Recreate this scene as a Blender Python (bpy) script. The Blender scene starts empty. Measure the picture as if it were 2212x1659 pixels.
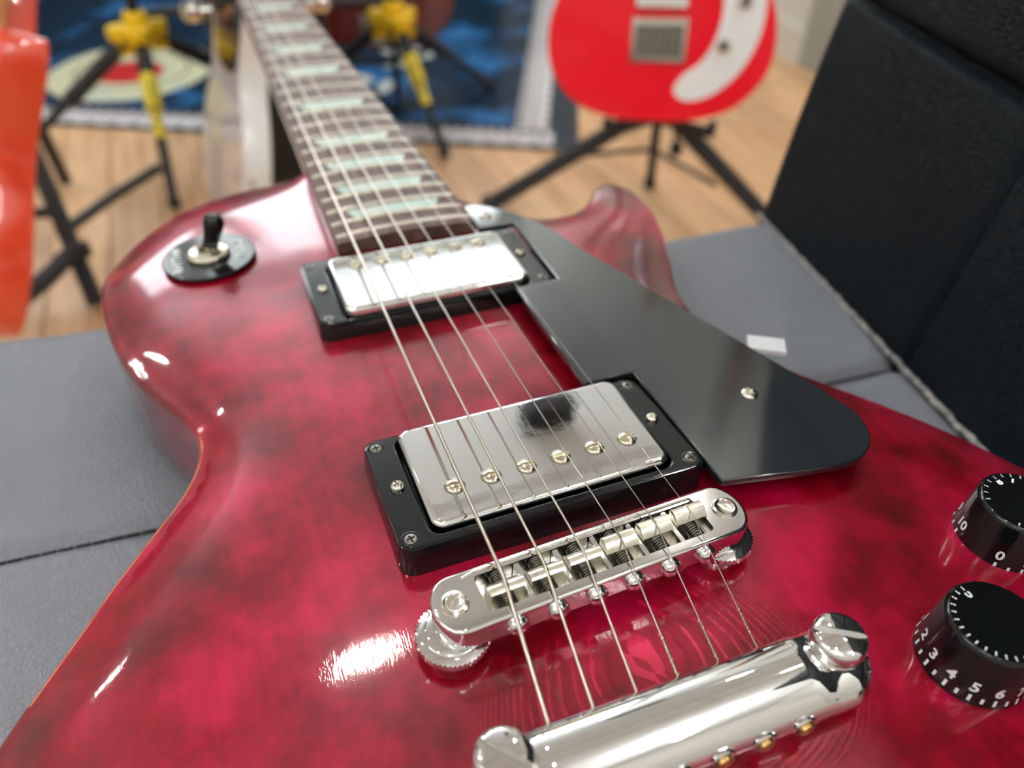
import bpy, bmesh, math, random
from mathutils import Vector, Matrix
from mathutils.geometry import delaunay_2d_cdt
import numpy as np
random.seed(7)
PI = math.pi
SC = bpy.context.scene
COL = SC.collection

# ------------------------------------------------------------------ camera, world, exposure
W, H, FPX = 2212, 1659, 1646.999
GZ = 0.520                                   # height of the guitar's top plane above the floor (m)
CAM = Vector((-0.065669, -0.098798, 0.164684 + GZ))
RC = ((0.92922931, -0.36879918, 0.02280482), (-0.22189541, -0.60630955, -0.76364334), (0.29545781, 0.70453949, -0.64523545))
cd = bpy.data.cameras.new('camera')
cam = bpy.data.objects.new('camera', cd); COL.objects.link(cam)
right = Vector(RC[0]); down = Vector(RC[1]); fwd = Vector(RC[2])
m = Matrix.Identity(4)
for i in range(3):
    m[i][0] = right[i]; m[i][1] = -down[i]; m[i][2] = -fwd[i]; m[i][3] = CAM[i]
cam.matrix_world = m
cd.sensor_fit = 'HORIZONTAL'; cd.sensor_width = 36.0; cd.lens = 36.0 * FPX / W
cd.clip_start = 0.01; cd.clip_end = 60
cd.dof.use_dof = True; cd.dof.focus_distance = 0.196; cd.dof.aperture_fstop = 7.9
SC.camera = cam
SC.view_settings.view_transform = 'Standard'; SC.view_settings.look = 'None'
SC.view_settings.gamma = 1.0; SC.view_settings.use_curve_mapping = False
SC.view_settings.exposure = 1.8
wd = bpy.data.worlds.new('world'); SC.world = wd; wd.use_nodes = True
wd.node_tree.nodes['Background'].inputs[0].default_value = (0.75, 0.86, 1.0, 1)
wd.node_tree.nodes['Background'].inputs[1].default_value = 1.0
LAMP = 600.0        # small round downlights
TUBE = 12.0         # tube lamps added to brighten the ceiling
WINDOW = 1.9        # glowing panes of the added windows

# ------------------------------------------------------------------ materials
def rgb(r, g, b):
    f = lambda c: (c/255/12.92 if c/255 <= 0.04045 else ((c/255+0.055)/1.055)**2.4)
    return (f(r), f(g), f(b), 1)
def mat(name, col, rough=0.5, metal=0.0, coat=0.0, coat_rough=0.03, spec=0.5, emit=None, strength=0,
        noise=None, bump=None, sheen=0, trans=0, wear=None):
    """noise=(scale, other colour, detail, lo, hi[, stretch]); bump=(kind, scale, strength, distance)"""
    M = bpy.data.materials.new(name); M.use_nodes = True
    nt = M.node_tree; N = nt.nodes; L = nt.links; P = N['Principled BSDF']
    P.inputs['Base Color'].default_value = col; P.inputs['Roughness'].default_value = rough
    P.inputs['Metallic'].default_value = metal; P.inputs['Coat Weight'].default_value = coat
    P.inputs['Coat Roughness'].default_value = coat_rough; P.inputs['Specular IOR Level'].default_value = spec
    P.inputs['Sheen Weight'].default_value = sheen
    P.inputs['Transmission Weight'].default_value = trans
    if emit: P.inputs['Emission Color'].default_value = emit; P.inputs['Emission Strength'].default_value = strength
    tc = N.new('ShaderNodeTexCoord')
    if noise:
        mp = N.new('ShaderNodeMapping'); L.new(tc.outputs['Object'], mp.inputs[0])
        if len(noise) > 5: mp.inputs['Scale'].default_value = noise[5]
        nz = N.new('ShaderNodeTexNoise'); nz.inputs['Scale'].default_value = noise[0]; nz.inputs['Detail'].default_value = noise[2]
        L.new(mp.outputs[0], nz.inputs['Vector'])
        rp = N.new('ShaderNodeValToRGB'); L.new(nz.outputs['Fac'], rp.inputs[0])
        rp.color_ramp.elements[0].position = noise[3]; rp.color_ramp.elements[0].color = col
        rp.color_ramp.elements[1].position = noise[4]; rp.color_ramp.elements[1].color = noise[1]
        L.new(rp.outputs[0], P.inputs['Base Color'])
    if bump:
        kind, sc, st, di = bump
        bp = N.new('ShaderNodeBump'); bp.inputs['Strength'].default_value = st; bp.inputs['Distance'].default_value = di
        if kind == 'noise':
            t = N.new('ShaderNodeTexNoise'); t.inputs['Detail'].default_value = 4
            o = t.outputs['Fac']
        else:
            t = N.new('ShaderNodeTexVoronoi'); t.feature = 'DISTANCE_TO_EDGE'; o = t.outputs['Distance']
            nz2 = N.new('ShaderNodeTexNoise'); nz2.inputs['Scale'].default_value = sc*0.6
            mx = N.new('ShaderNodeMixRGB'); mx.inputs[0].default_value = 0.0025
            L.new(tc.outputs['Object'], nz2.inputs['Vector'])
            rm = N.new('ShaderNodeMapRange'); rm.inputs['From Max'].default_value = 0.18
            L.new(o, rm.inputs['Value']); o = rm.outputs[0]
        t.inputs['Scale'].default_value = sc
        L.new(tc.outputs['Object'], t.inputs['Vector']); L.new(o, bp.inputs['Height'])
        L.new(bp.outputs[0], P.inputs['Normal'])
    return M

M = {}
M['chrome'] = mat('chrome', (0.80, 0.80, 0.79, 1), 0.055, 1.0, noise=None)
M['chrome_mirror'] = mat('chrome_mirror', (0.87, 0.88, 0.88, 1), 0.03, 1.0, bump=('noise', 90, 0.03, 0.001))
M['nickel_worn'] = mat('nickel_worn', (0.66, 0.63, 0.55, 1), 0.16, 1.0, noise=(400, (0.78, 0.76, 0.70, 1), 3, 0.35, 0.7))
M['pole_nickel'] = mat('pole_nickel', (0.66, 0.61, 0.48, 1), 0.20, 1.0, bump=('noise', 1500, 0.15, 0.0002))
M['screw_dark'] = mat('screw_dark', (0.17, 0.16, 0.15, 1), 0.32, 0.9, noise=(900, (0.34, 0.31, 0.28, 1), 3, 0.4, 0.7))
M['saddle_metal'] = mat('saddle_metal', (0.72, 0.68, 0.56, 1), 0.25, 1.0, noise=(700, (0.82, 0.80, 0.72, 1), 3, 0.4, 0.7))
M['thread'] = mat('thread', (0.22, 0.21, 0.18, 1), 0.35, 1.0)
M['string_plain'] = mat('string_plain', (0.60, 0.57, 0.53, 1), 0.18, 1.0)
M['string_wound'] = mat('string_wound', (0.74, 0.68, 0.60, 1), 0.30, 1.0)
M['black_gloss'] = mat('black_gloss', (0.004, 0.005, 0.006, 1), 0.14, coat=0.25, spec=0.35, coat_rough=0.03, bump=('noise', 45, 0.05, 0.001))
M['guard_black'] = mat('guard_black', (0.012, 0.015, 0.018, 1), 0.10, coat=1.0, coat_rough=0.05, bump=('noise', 14, 0.03, 0.002))
M['black_gap'] = mat('black_gap', (0.004, 0.004, 0.005, 1), 0.7)
M['white_print'] = mat('white_print', (0.80, 0.86, 0.84, 1), 0.5)
M['rosewood'] = mat('rosewood', (0.085, 0.042, 0.030, 1), 0.48, spec=0.32, noise=(60, (0.20, 0.115, 0.085, 1), 6, 0.35, 0.7, (3, 0.12, 3)), bump=('noise', 900, 0.25, 0.0004))
M['fret_nickel'] = mat('fret_nickel', (0.60, 0.55, 0.47, 1), 0.28, 1.0)
M['pearl'] = mat('pearl', (0.42, 0.58, 0.51, 1), 0.4, spec=0.3, noise=(90, (0.56, 0.64, 0.54, 1), 3, 0.35, 0.65))
M['orange_edge'] = mat('orange_edge', (0.62, 0.22, 0.11, 1), 0.35, coat=0.6, noise=(160, (0.42, 0.05, 0.04, 1), 3, 0.5, 0.7))
M['white_plastic'] = mat('white_plastic', (0.86, 0.88, 0.91, 1), 0.4)
M['leather'] = mat('leather', (0.200, 0.215, 0.250, 1), 0.46, spec=0.7, noise=(14, (0.24, 0.258, 0.295, 1), 4, 0.35, 0.7), bump=('voronoi', 560, 0.6, 0.0005))  # same leather as the back, paler with the seat's light in the colour
M['leather_shaded'] = mat('leather_shaded', (0.0028, 0.0060, 0.0095, 1), 0.48, spec=0.17, noise=(12, (0.0050, 0.0090, 0.0130, 1), 4, 0.35, 0.7), bump=('voronoi', 520, 0.55, 0.0005))  # same leather as the seat, with the backrest's shade put into the colour
M['leather_seam'] = mat('leather_seam', (0.20, 0.20, 0.20, 1), 0.8, noise=(300, (0.48, 0.46, 0.43, 1), 5, 0.45, 0.65), bump=('noise', 900, 0.8, 0.001))
M['stitch'] = mat('stitch', (0.012, 0.014, 0.017, 1), 0.8)
M['black_metal'] = mat('black_metal', (0.012, 0.013, 0.014, 1), 0.38)
M['black_foam'] = mat('black_foam', (0.022, 0.024, 0.027, 1), 0.65)
M['yellow_plastic'] = mat('yellow_plastic', (1.0, 0.66, 0.008, 1), 0.45)
M['yellow_label'] = mat('yellow_label', (0.95, 0.78, 0.06, 1), 0.5)
M['cream'] = mat('cream', (0.78, 0.72, 0.42, 1), 0.45)
M['orange_paint'] = mat('orange_paint', (0.86, 0.065, 0.018, 1), 0.25, coat=1.0)
M['red_paint'] = mat('red_paint', (0.95, 0.003, 0.020, 1), 0.3, coat=0.25, spec=0.3)
M['wine_dark'] = mat('wine_dark', (0.13, 0.004, 0.004, 1), 0.25, coat=1.0)
M['white_paint'] = mat('white_paint', (0.86, 0.88, 0.88, 1), 0.3, coat=0.7, noise=(13, (0.22, 0.18, 0.11, 1), 5, 0.68, 0.73))
M['teal_paint'] = mat('teal_paint', (0.01, 0.12, 0.20, 1), 0.22, coat=1.0)
M['sunburst'] = mat('sunburst', (0.45, 0.15, 0.02, 1), 0.22, coat=1.0)
M['black_paint'] = mat('black_paint', (0.012, 0.012, 0.014, 1), 0.2, coat=1.0)
M['maple'] = mat('maple', (0.50, 0.25, 0.10, 1), 0.35, noise=(20, (0.62, 0.34, 0.15, 1), 4, 0.3, 0.7, (4, 0.4, 4)))
M['case_black'] = mat('case_black', (0.008, 0.010, 0.014, 1), 0.5, bump=('noise', 400, 0.4, 0.001))
M['tube'] = mat('added_lamp_tube', (0.9, 0.9, 0.9, 1), 0.5, emit=(0.95, 0.98, 1.0, 1), strength=TUBE)
M['lamp'] = mat('lamp_panel', (0.9, 0.9, 0.9, 1), 0.5, emit=(1.0, 0.97, 0.92, 1), strength=LAMP)
M['daylight'] = mat('glowing_pane', (0.9, 0.9, 0.9, 1), 0.1, emit=(0.88, 0.95, 1.0, 1), strength=WINDOW)
M['wall'] = mat('wall_paint', (0.72, 0.70, 0.64, 1), 0.8, noise=(3, (0.78, 0.76, 0.70, 1), 3, 0.3, 0.7))
M['ceiling'] = mat('ceiling_paint', (0.86, 0.86, 0.85, 1), 0.85, noise=(30, (0.82, 0.82, 0.81, 1), 3, 0.3, 0.7))
M['trim'] = mat('trim_paint', (0.36, 0.38, 0.33, 1), 0.6, noise=(6, (0.42, 0.43, 0.38, 1), 2, 0.3, 0.7))
M['floor_base'] = mat('floor_base', (0.16, 0.08, 0.04, 1), 0.7, noise=(8, (0.2, 0.1, 0.05, 1), 2, 0.3, 0.7))

def wood_floor():
    Mx = mat('oak_plank', (0.60, 0.34, 0.185, 1), 0.38)
    nt = Mx.node_tree; N = nt.nodes; L = nt.links; P = N['Principled BSDF']
    tc = N.new('ShaderNodeTexCoord'); mp = N.new('ShaderNodeMapping'); oi = N.new('ShaderNodeObjectInfo')
    L.new(tc.outputs['Object'], mp.inputs[0]); mp.inputs['Scale'].default_value = (9, 0.9, 9)
    L.new(oi.outputs['Random'], mp.inputs['Location'])
    nz = N.new('ShaderNodeTexNoise'); nz.noise_dimensions = '4D'; nz.inputs['Scale'].default_value = 6; nz.inputs['Detail'].default_value = 6
    L.new(mp.outputs[0], nz.inputs['Vector']); 
    ml = N.new('ShaderNodeMath'); ml.operation = 'MULTIPLY'; ml.inputs[1].default_value = 50; L.new(oi.outputs['Random'], ml.inputs[0]); L.new(ml.outputs[0], nz.inputs['W'])
    rp = N.new('ShaderNodeValToRGB'); L.new(nz.outputs['Fac'], rp.inputs[0])
    rp.color_ramp.elements[0].position = 0.3; rp.color_ramp.elements[0].color = (0.60, 0.325, 0.15, 1)
    rp.color_ramp.elements[1].position = 0.6; rp.color_ramp.elements[1].color = (0.86, 0.55, 0.30, 1)
    hs = N.new('ShaderNodeHueSaturation'); mr = N.new('ShaderNodeMapRange'); mr.inputs['To Min'].default_value = 0.82; mr.inputs['To Max'].default_value = 1.12
    L.new(oi.outputs['Random'], mr.inputs['Value']); L.new(mr.outputs[0], hs.inputs['Value']); L.new(rp.outputs[0], hs.inputs['Color'])
    L.new(hs.outputs[0], P.inputs['Base Color'])
    return Mx
M['oak'] = wood_floor()

def wine_finish(name, swirl=True):
    """cherry stain over figured maple under an aged, finely scratched clear coat"""
    Mx = mat(name, (0.30, 0.003, 0.02, 1), 0.30, coat=1.0, coat_rough=0.045, spec=0.9)
    nt = Mx.node_tree; N = nt.nodes; L = nt.links; P = N['Principled BSDF']
    tc = N.new('ShaderNodeTexCoord')
    n1 = N.new('ShaderNodeTexNoise'); n1.inputs['Scale'].default_value = 26; n1.inputs['Detail'].default_value = 7; n1.inputs['Roughness'].default_value = 0.62
    L.new(tc.outputs['Object'], n1.inputs['Vector'])
    r1 = N.new('ShaderNodeValToRGB'); L.new(n1.outputs['Fac'], r1.inputs[0])
    e = r1.color_ramp.elements
    e[0].position = 0.36; e[0].color = (0.085, 0.0004, 0.002, 1)
    e[1].position = 0.64; e[1].color = (0.50, 0.0035, 0.046, 1)
    k = e.new(0.5); k.color = (0.26, 0.0008, 0.011, 1)
    mp = N.new('ShaderNodeMapping'); mp.inputs['Scale'].default_value = (14, 1.2, 1); mp.inputs['Rotation'].default_value = (0, 0, 0.5)
    L.new(tc.outputs['Object'], mp.inputs[0])
    n2 = N.new('ShaderNodeTexNoise'); n2.inputs['Scale'].default_value = 30; n2.inputs['Detail'].default_value = 4
    L.new(mp.outputs[0], n2.inputs['Vector'])
    r2 = N.new('ShaderNodeValToRGB'); L.new(n2.outputs['Fac'], r2.inputs[0])
    r2.color_ramp.elements[0].position = 0.25; r2.color_ramp.elements[0].color = (0.72, 0.7, 0.7, 1)
    r2.color_ramp.elements[1].position = 0.75; r2.color_ramp.elements[1].color = (1.15, 1.15, 1.15, 1)
    mx = N.new('ShaderNodeMixRGB'); mx.blend_type = 'MULTIPLY'; mx.inputs[0].default_value = 0.7
    L.new(r1.outputs[0], mx.inputs[1]); L.new(r2.outputs[0], mx.inputs[2]); L.new(mx.outputs[0], P.inputs['Base Color'])
    P.inputs['Specular Tint'].default_value = (1.0, 0.22, 0.36, 1)
    # hairline scratches on the coat
    mp2 = N.new('ShaderNodeMapping'); mp2.inputs['Scale'].default_value = (40, 3, 3); mp2.inputs['Rotation'].default_value = (0, 0, -0.9)
    L.new(tc.outputs['Object'], mp2.inputs[0])
    n3 = N.new('ShaderNodeTexNoise'); n3.inputs['Scale'].default_value = 60; n3.inputs['Detail'].default_value = 2
    L.new(mp2.outputs[0], n3.inputs['Vector'])
    n4 = N.new('ShaderNodeTexNoise'); n4.inputs['Scale'].default_value = 28; n4.inputs['Detail'].default_value = 1
    L.new(tc.outputs['Object'], n4.inputs['Vector'])
    b1 = N.new('ShaderNodeBump'); b1.inputs['Strength'].default_value = 0.05; b1.inputs['Distance'].default_value = 0.0004; L.new(n3.outputs['Fac'], b1.inputs['Height'])
    b2 = N.new('ShaderNodeBump'); b2.inputs['Strength'].default_value = 0.10; b2.inputs['Distance'].default_value = 0.0012; L.new(n4.outputs['Fac'], b2.inputs['Height'])
    L.new(b1.outputs[0], b2.inputs['Normal'])
    L.new(b2.outputs[0], P.inputs['Coat Normal'])
    return Mx
M['wine'] = wine_finish('wine_red_finish')

# ------------------------------------------------------------------ helpers
def tag(o, label=None, cat=None, group=None, kind=None):
    if label: o['label'] = label
    if cat: o['category'] = cat
    if group: o['group'] = group
    if kind: o['kind'] = kind
    return o
def empty(name, loc, label, cat, group=None, rot=None):
    o = bpy.data.objects.new(name, None); COL.objects.link(o); o.empty_display_size = 0.02
    o.location = loc
    if rot is not None: o.rotation_euler = rot
    return tag(o, label, cat, group)
def link(name, me, mt=None, parent=None, loc=None, rot=None, smooth=True):
    o = bpy.data.objects.new(name, me); COL.objects.link(o)
    if mt and not me.materials: me.materials.append(mt)
    if parent: o.parent = parent
    if loc is not None: o.location = loc
    if rot is not None: o.rotation_euler = rot
    return o
def mesh(vs, fs, smooth=True, angle=None, scale=0.001):
    me = bpy.data.meshes.new('m')
    me.from_pydata([(x*scale, y*scale, z*scale) for x, y, z in vs], [], fs)
    bm = bmesh.new(); bm.from_mesh(me); bmesh.ops.recalc_face_normals(bm, faces=bm.faces)
    for f in bm.faces: f.smooth = smooth
    if smooth and angle is not None:
        for e in bm.edges:
            if len(e.link_faces) == 2 and e.calc_face_angle(0) > math.radians(angle): e.smooth = False
    bm.to_mesh(me); bm.free()
    return me
class B:
    """collects shapes (millimetres) for one mesh"""
    def __init__(s): s.v = []; s.f = []; s.k = 1
    def add(s, vs, fs, mtx=None):
        n = len(s.v)
        s.v += [tuple(mtx @ Vector(v)) if mtx else tuple(v) for v in vs]
        s.f += [tuple(i+n for i in f) for f in fs]; return s
    def box(s, c, d, mtx=None):
        x, y, z = c; a, b, h = d[0]/2, d[1]/2, d[2]/2
        vs = [(x+i*a, y+j*b, z+k*h) for i in (-1, 1) for j in (-1, 1) for k in (-1, 1)]
        return s.add(vs, [(0, 1, 3, 2), (4, 6, 7, 5), (0, 4, 5, 1), (2, 3, 7, 6), (0, 2, 6, 4), (1, 5, 7, 3)], mtx)
    def lathe(s, prof, seg=32, mtx=None, knurl=0, kn=0):
        vs = []; fs = []
        for k, (r, z) in enumerate(prof):
            for i in range(seg):
                a = 2*PI*i/seg; rr = r
                if knurl and k in knurl and r > 0: rr = r + kn*(1 if i % 2 else -1)
                vs.append((rr*math.cos(a), rr*math.sin(a), z))
        for k in range(len(prof)-1):
            for i in range(seg):
                j = (i+1) % seg; fs.append((k*seg+i, k*seg+j, (k+1)*seg+j, (k+1)*seg+i))
        fs.append(tuple(range(seg))[::-1]); fs.append(tuple((len(prof)-1)*seg+i for i in range(seg)))
        return s.add(vs, fs, mtx)
    def tube(s, path, r, seg=10, cap=True):
        P = [Vector(p) for p in path]; n = len(P); rr = r if isinstance(r, (list, tuple)) else [r]*n
        vs = []; fs = []; up = None
        for i in range(n):
            t = (P[min(i+1, n-1)] - P[max(i-1, 0)]).normalized()
            if up is None: up = t.orthogonal().normalized()
            up = (up - t*up.dot(t)).normalized(); w = t.cross(up)
            for k in range(seg):
                a = 2*PI*k/seg; vs.append(tuple(P[i] + (up*math.cos(a) + w*math.sin(a))*rr[i]))
        for i in range(n-1):
            for k in range(seg):
                j = (k+1) % seg; fs.append((i*seg+k, i*seg+j, (i+1)*seg+j, (i+1)*seg+k))
        if cap: fs.append(tuple(range(seg))[::-1]); fs.append(tuple((n-1)*seg+k for k in range(seg)))
        return s.add(vs, fs)
    def prism(s, pts, z0, z1, bev=0.0, bev_bottom=None, mtx=None, nb=3):
        """outline extruded z0..z1 with rounded rims"""
        bb = bev if bev_bottom is None else bev_bottom
        loops = []
        if bb:
            for i in range(nb+1):
                a = PI/2*i/nb; loops.append((bb*(1-math.sin(a)), z0 + bb*(1-math.cos(a))))
        else: loops.append((0, z0))
        if bev:
            for i in range(nb+1):
                a = PI/2*i/nb; loops.append((bev*(1-math.cos(a)), z1 - bev*(1-math.sin(a))))
            if i == nb and bev*s.k > 0.1: loops.append((bev*1.0+0.06/s.k*s.k, z1))
        else: loops.append((0, z1))
        vs = []; fs = []; n = len(pts)
        for off, z in loops: vs += [(x, y, z) for x, y in inset(pts, off)]
        for k in range(len(loops)-1):
            for i in range(n):
                j = (i+1) % n; fs.append((k*n+i, k*n+j, (k+1)*n+j, (k+1)*n+i))
        fs.append(tuple(range(n))[::-1]); fs.append(tuple((len(loops)-1)*n+i for i in range(n)))
        return s.add(vs, fs, mtx)
    def me(s, smooth=True, angle=35, scale=0.001): return mesh(s.v, s.f, smooth, angle, scale)
def area(pts): return 0.5*sum(pts[i][0]*pts[(i+1) % len(pts)][1]-pts[(i+1) % len(pts)][0]*pts[i][1] for i in range(len(pts)))
def inset(pts, d):
    if d == 0: return list(pts)
    n = len(pts); sg = 1 if area(pts) > 0 else -1; out = []
    for i in range(n):
        p, a, c = Vector(pts[i]), Vector(pts[i-1]), Vector(pts[(i+1) % n])
        e1 = (p-a).normalized(); e2 = (c-p).normalized()
        n1 = Vector((-e1.y, e1.x))*sg; n2 = Vector((-e2.y, e2.x))*sg
        nn = (n1+n2); L = nn.length
        if L < 1e-6: nn = n1; k = 1
        else: nn /= L; k = 1/max(0.45, nn.dot(n1))
        out.append(tuple(p + nn*d*k))
    return out
def rrect(w, h, r, n=6, cx=0, cy=0):
    pts = []
    for sx, sy, a0 in ((1, 1, 0), (-1, 1, 90), (-1, -1, 180), (1, -1, 270)):
        for i in range(n+1):
            a = math.radians(a0+90*i/n); pts.append((cx+sx*(w/2-r)+r*math.cos(a), cy+sy*(h/2-r)+r*math.sin(a)))
    return pts
def spline(pts, closed=True, sub=8):
    n = len(pts); out = []
    rng = range(n) if closed else range(n-1)
    for i in rng:
        g = (lambda k: Vector(pts[k % n])) if closed else (lambda k: Vector(pts[max(0, min(n-1, k))]))
        p0, p1, p2, p3 = g(i-1), g(i), g(i+1), g(i+2)
        t0 = 0; t1 = max(1e-4, (p1-p0).length**0.5); t2 = t1+max(1e-4, (p2-p1).length**0.5); t3 = t2+max(1e-4, (p3-p2).length**0.5)
        for k in range(sub):
            t = t1+(t2-t1)*k/sub
            A1 = p0*((t1-t)/(t1-t0))+p1*((t-t0)/(t1-t0)); A2 = p1*((t2-t)/(t2-t1))+p2*((t-t1)/(t2-t1)); A3 = p2*((t3-t)/(t3-t2))+p3*((t-t2)/(t3-t2))
            B1 = A1*((t2-t)/(t2-t0))+A2*((t-t0)/(t2-t0)); B2 = A2*((t3-t)/(t3-t1))+A3*((t-t1)/(t3-t1))
            out.append(tuple(B1*((t2-t)/(t2-t1))+B2*((t-t1)/(t2-t1))))
    if not closed: out.append(tuple(pts[-1]))
    return out
def boolean(meA, cutters, op='DIFFERENCE'):
    a = bpy.data.objects.new('a', meA); COL.objects.link(a)
    cs = []
    for mc in cutters:
        c = bpy.data.objects.new('c', mc); COL.objects.link(c); cs.append(c)
        md = a.modifiers.new('b', 'BOOLEAN'); md.operation = op; md.solver = 'EXACT'; md.object = c
    dg = bpy.context.evaluated_depsgraph_get(); dg.update()
    out = bpy.data.meshes.new_from_object(a.evaluated_get(dg))
    for o in [a]+cs: bpy.data.objects.remove(o)
    bm = bmesh.new(); bm.from_mesh(out)
    for e in bm.edges:
        e.smooth = not (len(e.link_faces) == 2 and e.calc_face_angle(0) > math.radians(35))
    for f in bm.faces: f.smooth = True
    bm.to_mesh(out); bm.free(); out.materials.clear()
    return out
def text_mesh(txt, size, thick=0.0):
    c = bpy.data.curves.new('t', 'FONT'); c.body = txt; c.size = size*0.001; c.align_x = 'CENTER'; c.align_y = 'CENTER'; c.extrude = thick*0.001
    c.resolution_u = 3; c.offset = 0.00012 if size < 4.1 else 0.00016
    o = bpy.data.objects.new('t', c); COL.objects.link(o)
    dg = bpy.context.evaluated_depsgraph_get(); dg.update()
    me = bpy.data.meshes.new_from_object(o.evaluated_get(dg)); bpy.data.objects.remove(o)
    return me
def rounded_box(half, r, n, warp=None, sub=None):
    """subdivided box with rounded edges; n = cells per axis; warp(v)->v"""
    hx, hy, hz = half; V = {}; vs = []; fs = []
    def co(i, N, h):
        # denser towards the edges
        t = -1+2*i/N
        return h*math.copysign(1-(1-abs(t))**1.0, t)
    def idx(i, j, k):
        key = (i, j, k)
        if key not in V:
            p = [co(i, n[0], hx), co(j, n[1], hy), co(k, n[2], hz)]
            q = [max(-h+r, min(h-r, c)) for c, h in zip(p, half)]
            d = Vector(p)-Vector(q)
            if d.length > 1e-9: d = d.normalized()*r
            w = Vector(q)+d
            V[key] = len(vs); vs.append(tuple(warp(w) if warp else w))
        return V[key]
    for a in range(n[0]):
        for b in range(n[1]):
            for k in (0, n[2]): fs.append((idx(a, b, k), idx(a+1, b, k), idx(a+1, b+1, k), idx(a, b+1, k)))
    for a in range(n[0]):
        for c in range(n[2]):
            for j in (0, n[1]): fs.append((idx(a, j, c), idx(a+1, j, c), idx(a+1, j, c+1), idx(a, j, c+1)))
    for b in range(n[1]):
        for c in range(n[2]):
            for i in (0, n[0]): fs.append((idx(i, b, c), idx(i, b+1, c), idx(i, b+1, c+1), idx(i, b, c+1)))
    return vs, fs
T = Matrix.Translation
def RX(a): return Matrix.Rotation(a, 4, 'X')
def RY(a): return Matrix.Rotation(a, 4, 'Y')
def RZ(a): return Matrix.Rotation(a, 4, 'Z')

# ------------------------------------------------------------------ room
def structure(name, b, mt, smooth=False):
    return tag(link(name, b.me(smooth, scale=1), mt), kind='structure')
X0, X1, Y0, Y1, ZC = -2.6, 1.54, -2.4, 3.75, 2.70
floor = structure('floor', B().box(((X0+X1)/2, (Y0+Y1)/2, -0.03), (X1-X0, Y1-Y0, 0.034)), M['floor_base'])
pl = B().prism(rrect(88, 1190, 0.6, 1), 0, 13, 0.8, 0, nb=1).me(False)
pl.materials.append(M['oak'])
nx = 0; x = -1.35
k = 0
while x < 1.50:
    y = -0.25 - random.random()*0.9
    while y < 3.4:
        if y+1.2 > 0.2 and y < 3.72-1.2 and k < 290:
            o = link('plank', pl, None, floor, (x+0.045, y+0.6, -0.0135+random.uniform(0, 0.0004))); k += 1
        y += 1.193
    x += 0.090
ceil = structure('ceiling', B().box(((X0+X1)/2, (Y0+Y1)/2, ZC+0.066), (X1-X0+0.2, Y1-Y0+0.2, 0.1)), M['trim'])
tile = B().prism(rrect(0.588, 0.588, 0.002, 1), 0, 0.016, 0.0).me(False, scale=1); tile.materials.append(M['ceiling'])
for ix in range(7):
    for iy in range(10):
        link('ceiling_tile', tile, None, ceil, (X0+0.294+ix*0.5915, Y0+0.30+iy*0.615, ZC))
structure('wall_right', B().box((X1+0.05, (Y0+Y1)/2, ZC/2), (0.1, Y1-Y0+0.2, ZC)), M['wall'])
structure('wall_left', B().box((X0-0.05, (Y0+Y1)/2, ZC/2), (0.1, Y1-Y0+0.2, ZC)), M['wall'])
structure('wall_back', B().box(((X0+X1)/2, Y0-0.05, ZC/2), (X1-X0, 0.1, ZC)), M['wall'])
# far wall with three unseen windows, added for the pink body reflection
wx = [(-1.42, -0.48), (-0.42, 0.50), (0.56, 1.48)]; wz = (1.56, 2.62)
b = B(); b.box(((X0+X1)/2, Y1+0.05, wz[0]/2), (X1-X0, 0.1, wz[0])).box(((X0+X1)/2, Y1+0.05, (wz[1]+ZC)/2), (X1-X0, 0.1, ZC-wz[1]))
ed = [X0]+[e for w in wx for e in w]+[X1]
for i in range(0, len(ed), 2): b.box(((ed[i]+ed[i+1])/2, Y1+0.05, sum(wz)/2), (ed[i+1]-ed[i], 0.1, wz[1]-wz[0]))
structure('wall_far', b, M['wall'])
for i, (a, c) in enumerate(wx):
    cx = (a+c)/2; w = c-a
    fr = B()
    for sx in (-1, 1): fr.box((cx+sx*(w/2-0.025), Y1+0.03, sum(wz)/2), (0.05, 0.06, wz[1]-wz[0]))
    for zz in (wz[0]+0.025, wz[1]-0.025): fr.box((cx, Y1+0.03, zz), (w-0.1, 0.06, 0.05))
    f = structure('added_window_%d' % (i+1), fr, M['trim'])
    link('pane', B().box((cx, Y1+0.075, sum(wz)/2), (w-0.02, 0.01, wz[1]-wz[0]-0.02)).me(False, scale=1), M['daylight'], f)
structure('baseboard_right', B().box((X1-0.008, (Y0+Y1)/2, 0.045), (0.016, Y1-Y0, 0.09)), M['wall'])
structure('trim_1', B().box((X1-0.010, 1.62, ZC/2), (0.02, 0.10, ZC-0.002)), M['trim'])
# unseen downlights, one added to light the background; tube lamps added for the ceiling
lp = B().lathe([(29, -4), (29, 0)], 32).me(True, 40); lf = B().lathe([(29.5, -4), (29.5, -9), (38, -11), (50, -6), (52, 0), (29.5, 0)], 40).me(True, 40)
lp.materials.append(M['lamp']); lf.materials.append(M['trim'])
for px, py, w_ in [(0.03, 1.32, 'in front of the chair, over the stands'), (-1.35, 1.32, 'left of the two yellow-hubbed stands'), (-1.9, 2.75, 'near the far left corner'), (0.03, -0.2, 'directly above the chair'), (-1.35, -0.2, 'above the left wall side, level with the chair'), (1.25, 0.25, 'above the chair back, by the right wall'), (1.32, 1.50, 'added above the bright red guitar, by the right wall'), (1.2, 3.2, 'near the far right corner')]:
    o = empty('ceiling_light', (px, py, ZC-0.001), 'unseen round white downlight '+w_, 'light', 'round downlights in the ceiling')
    link('light_frame', lf, None, o); link('diffuser', lp, None, o)
tb = B().tube([(0, -600, 0), (0, 600, 0)], 15, 14).me(); tb.materials.append(M['tube'])
tc_ = B().lathe([(17, -18), (17, 18)], 16, RX(PI/2)).tube([(0, 0, 14), (0, 0, 298)], 2, 6).me(True, 40); tc_.materials.append(M['black_metal'])
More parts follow.
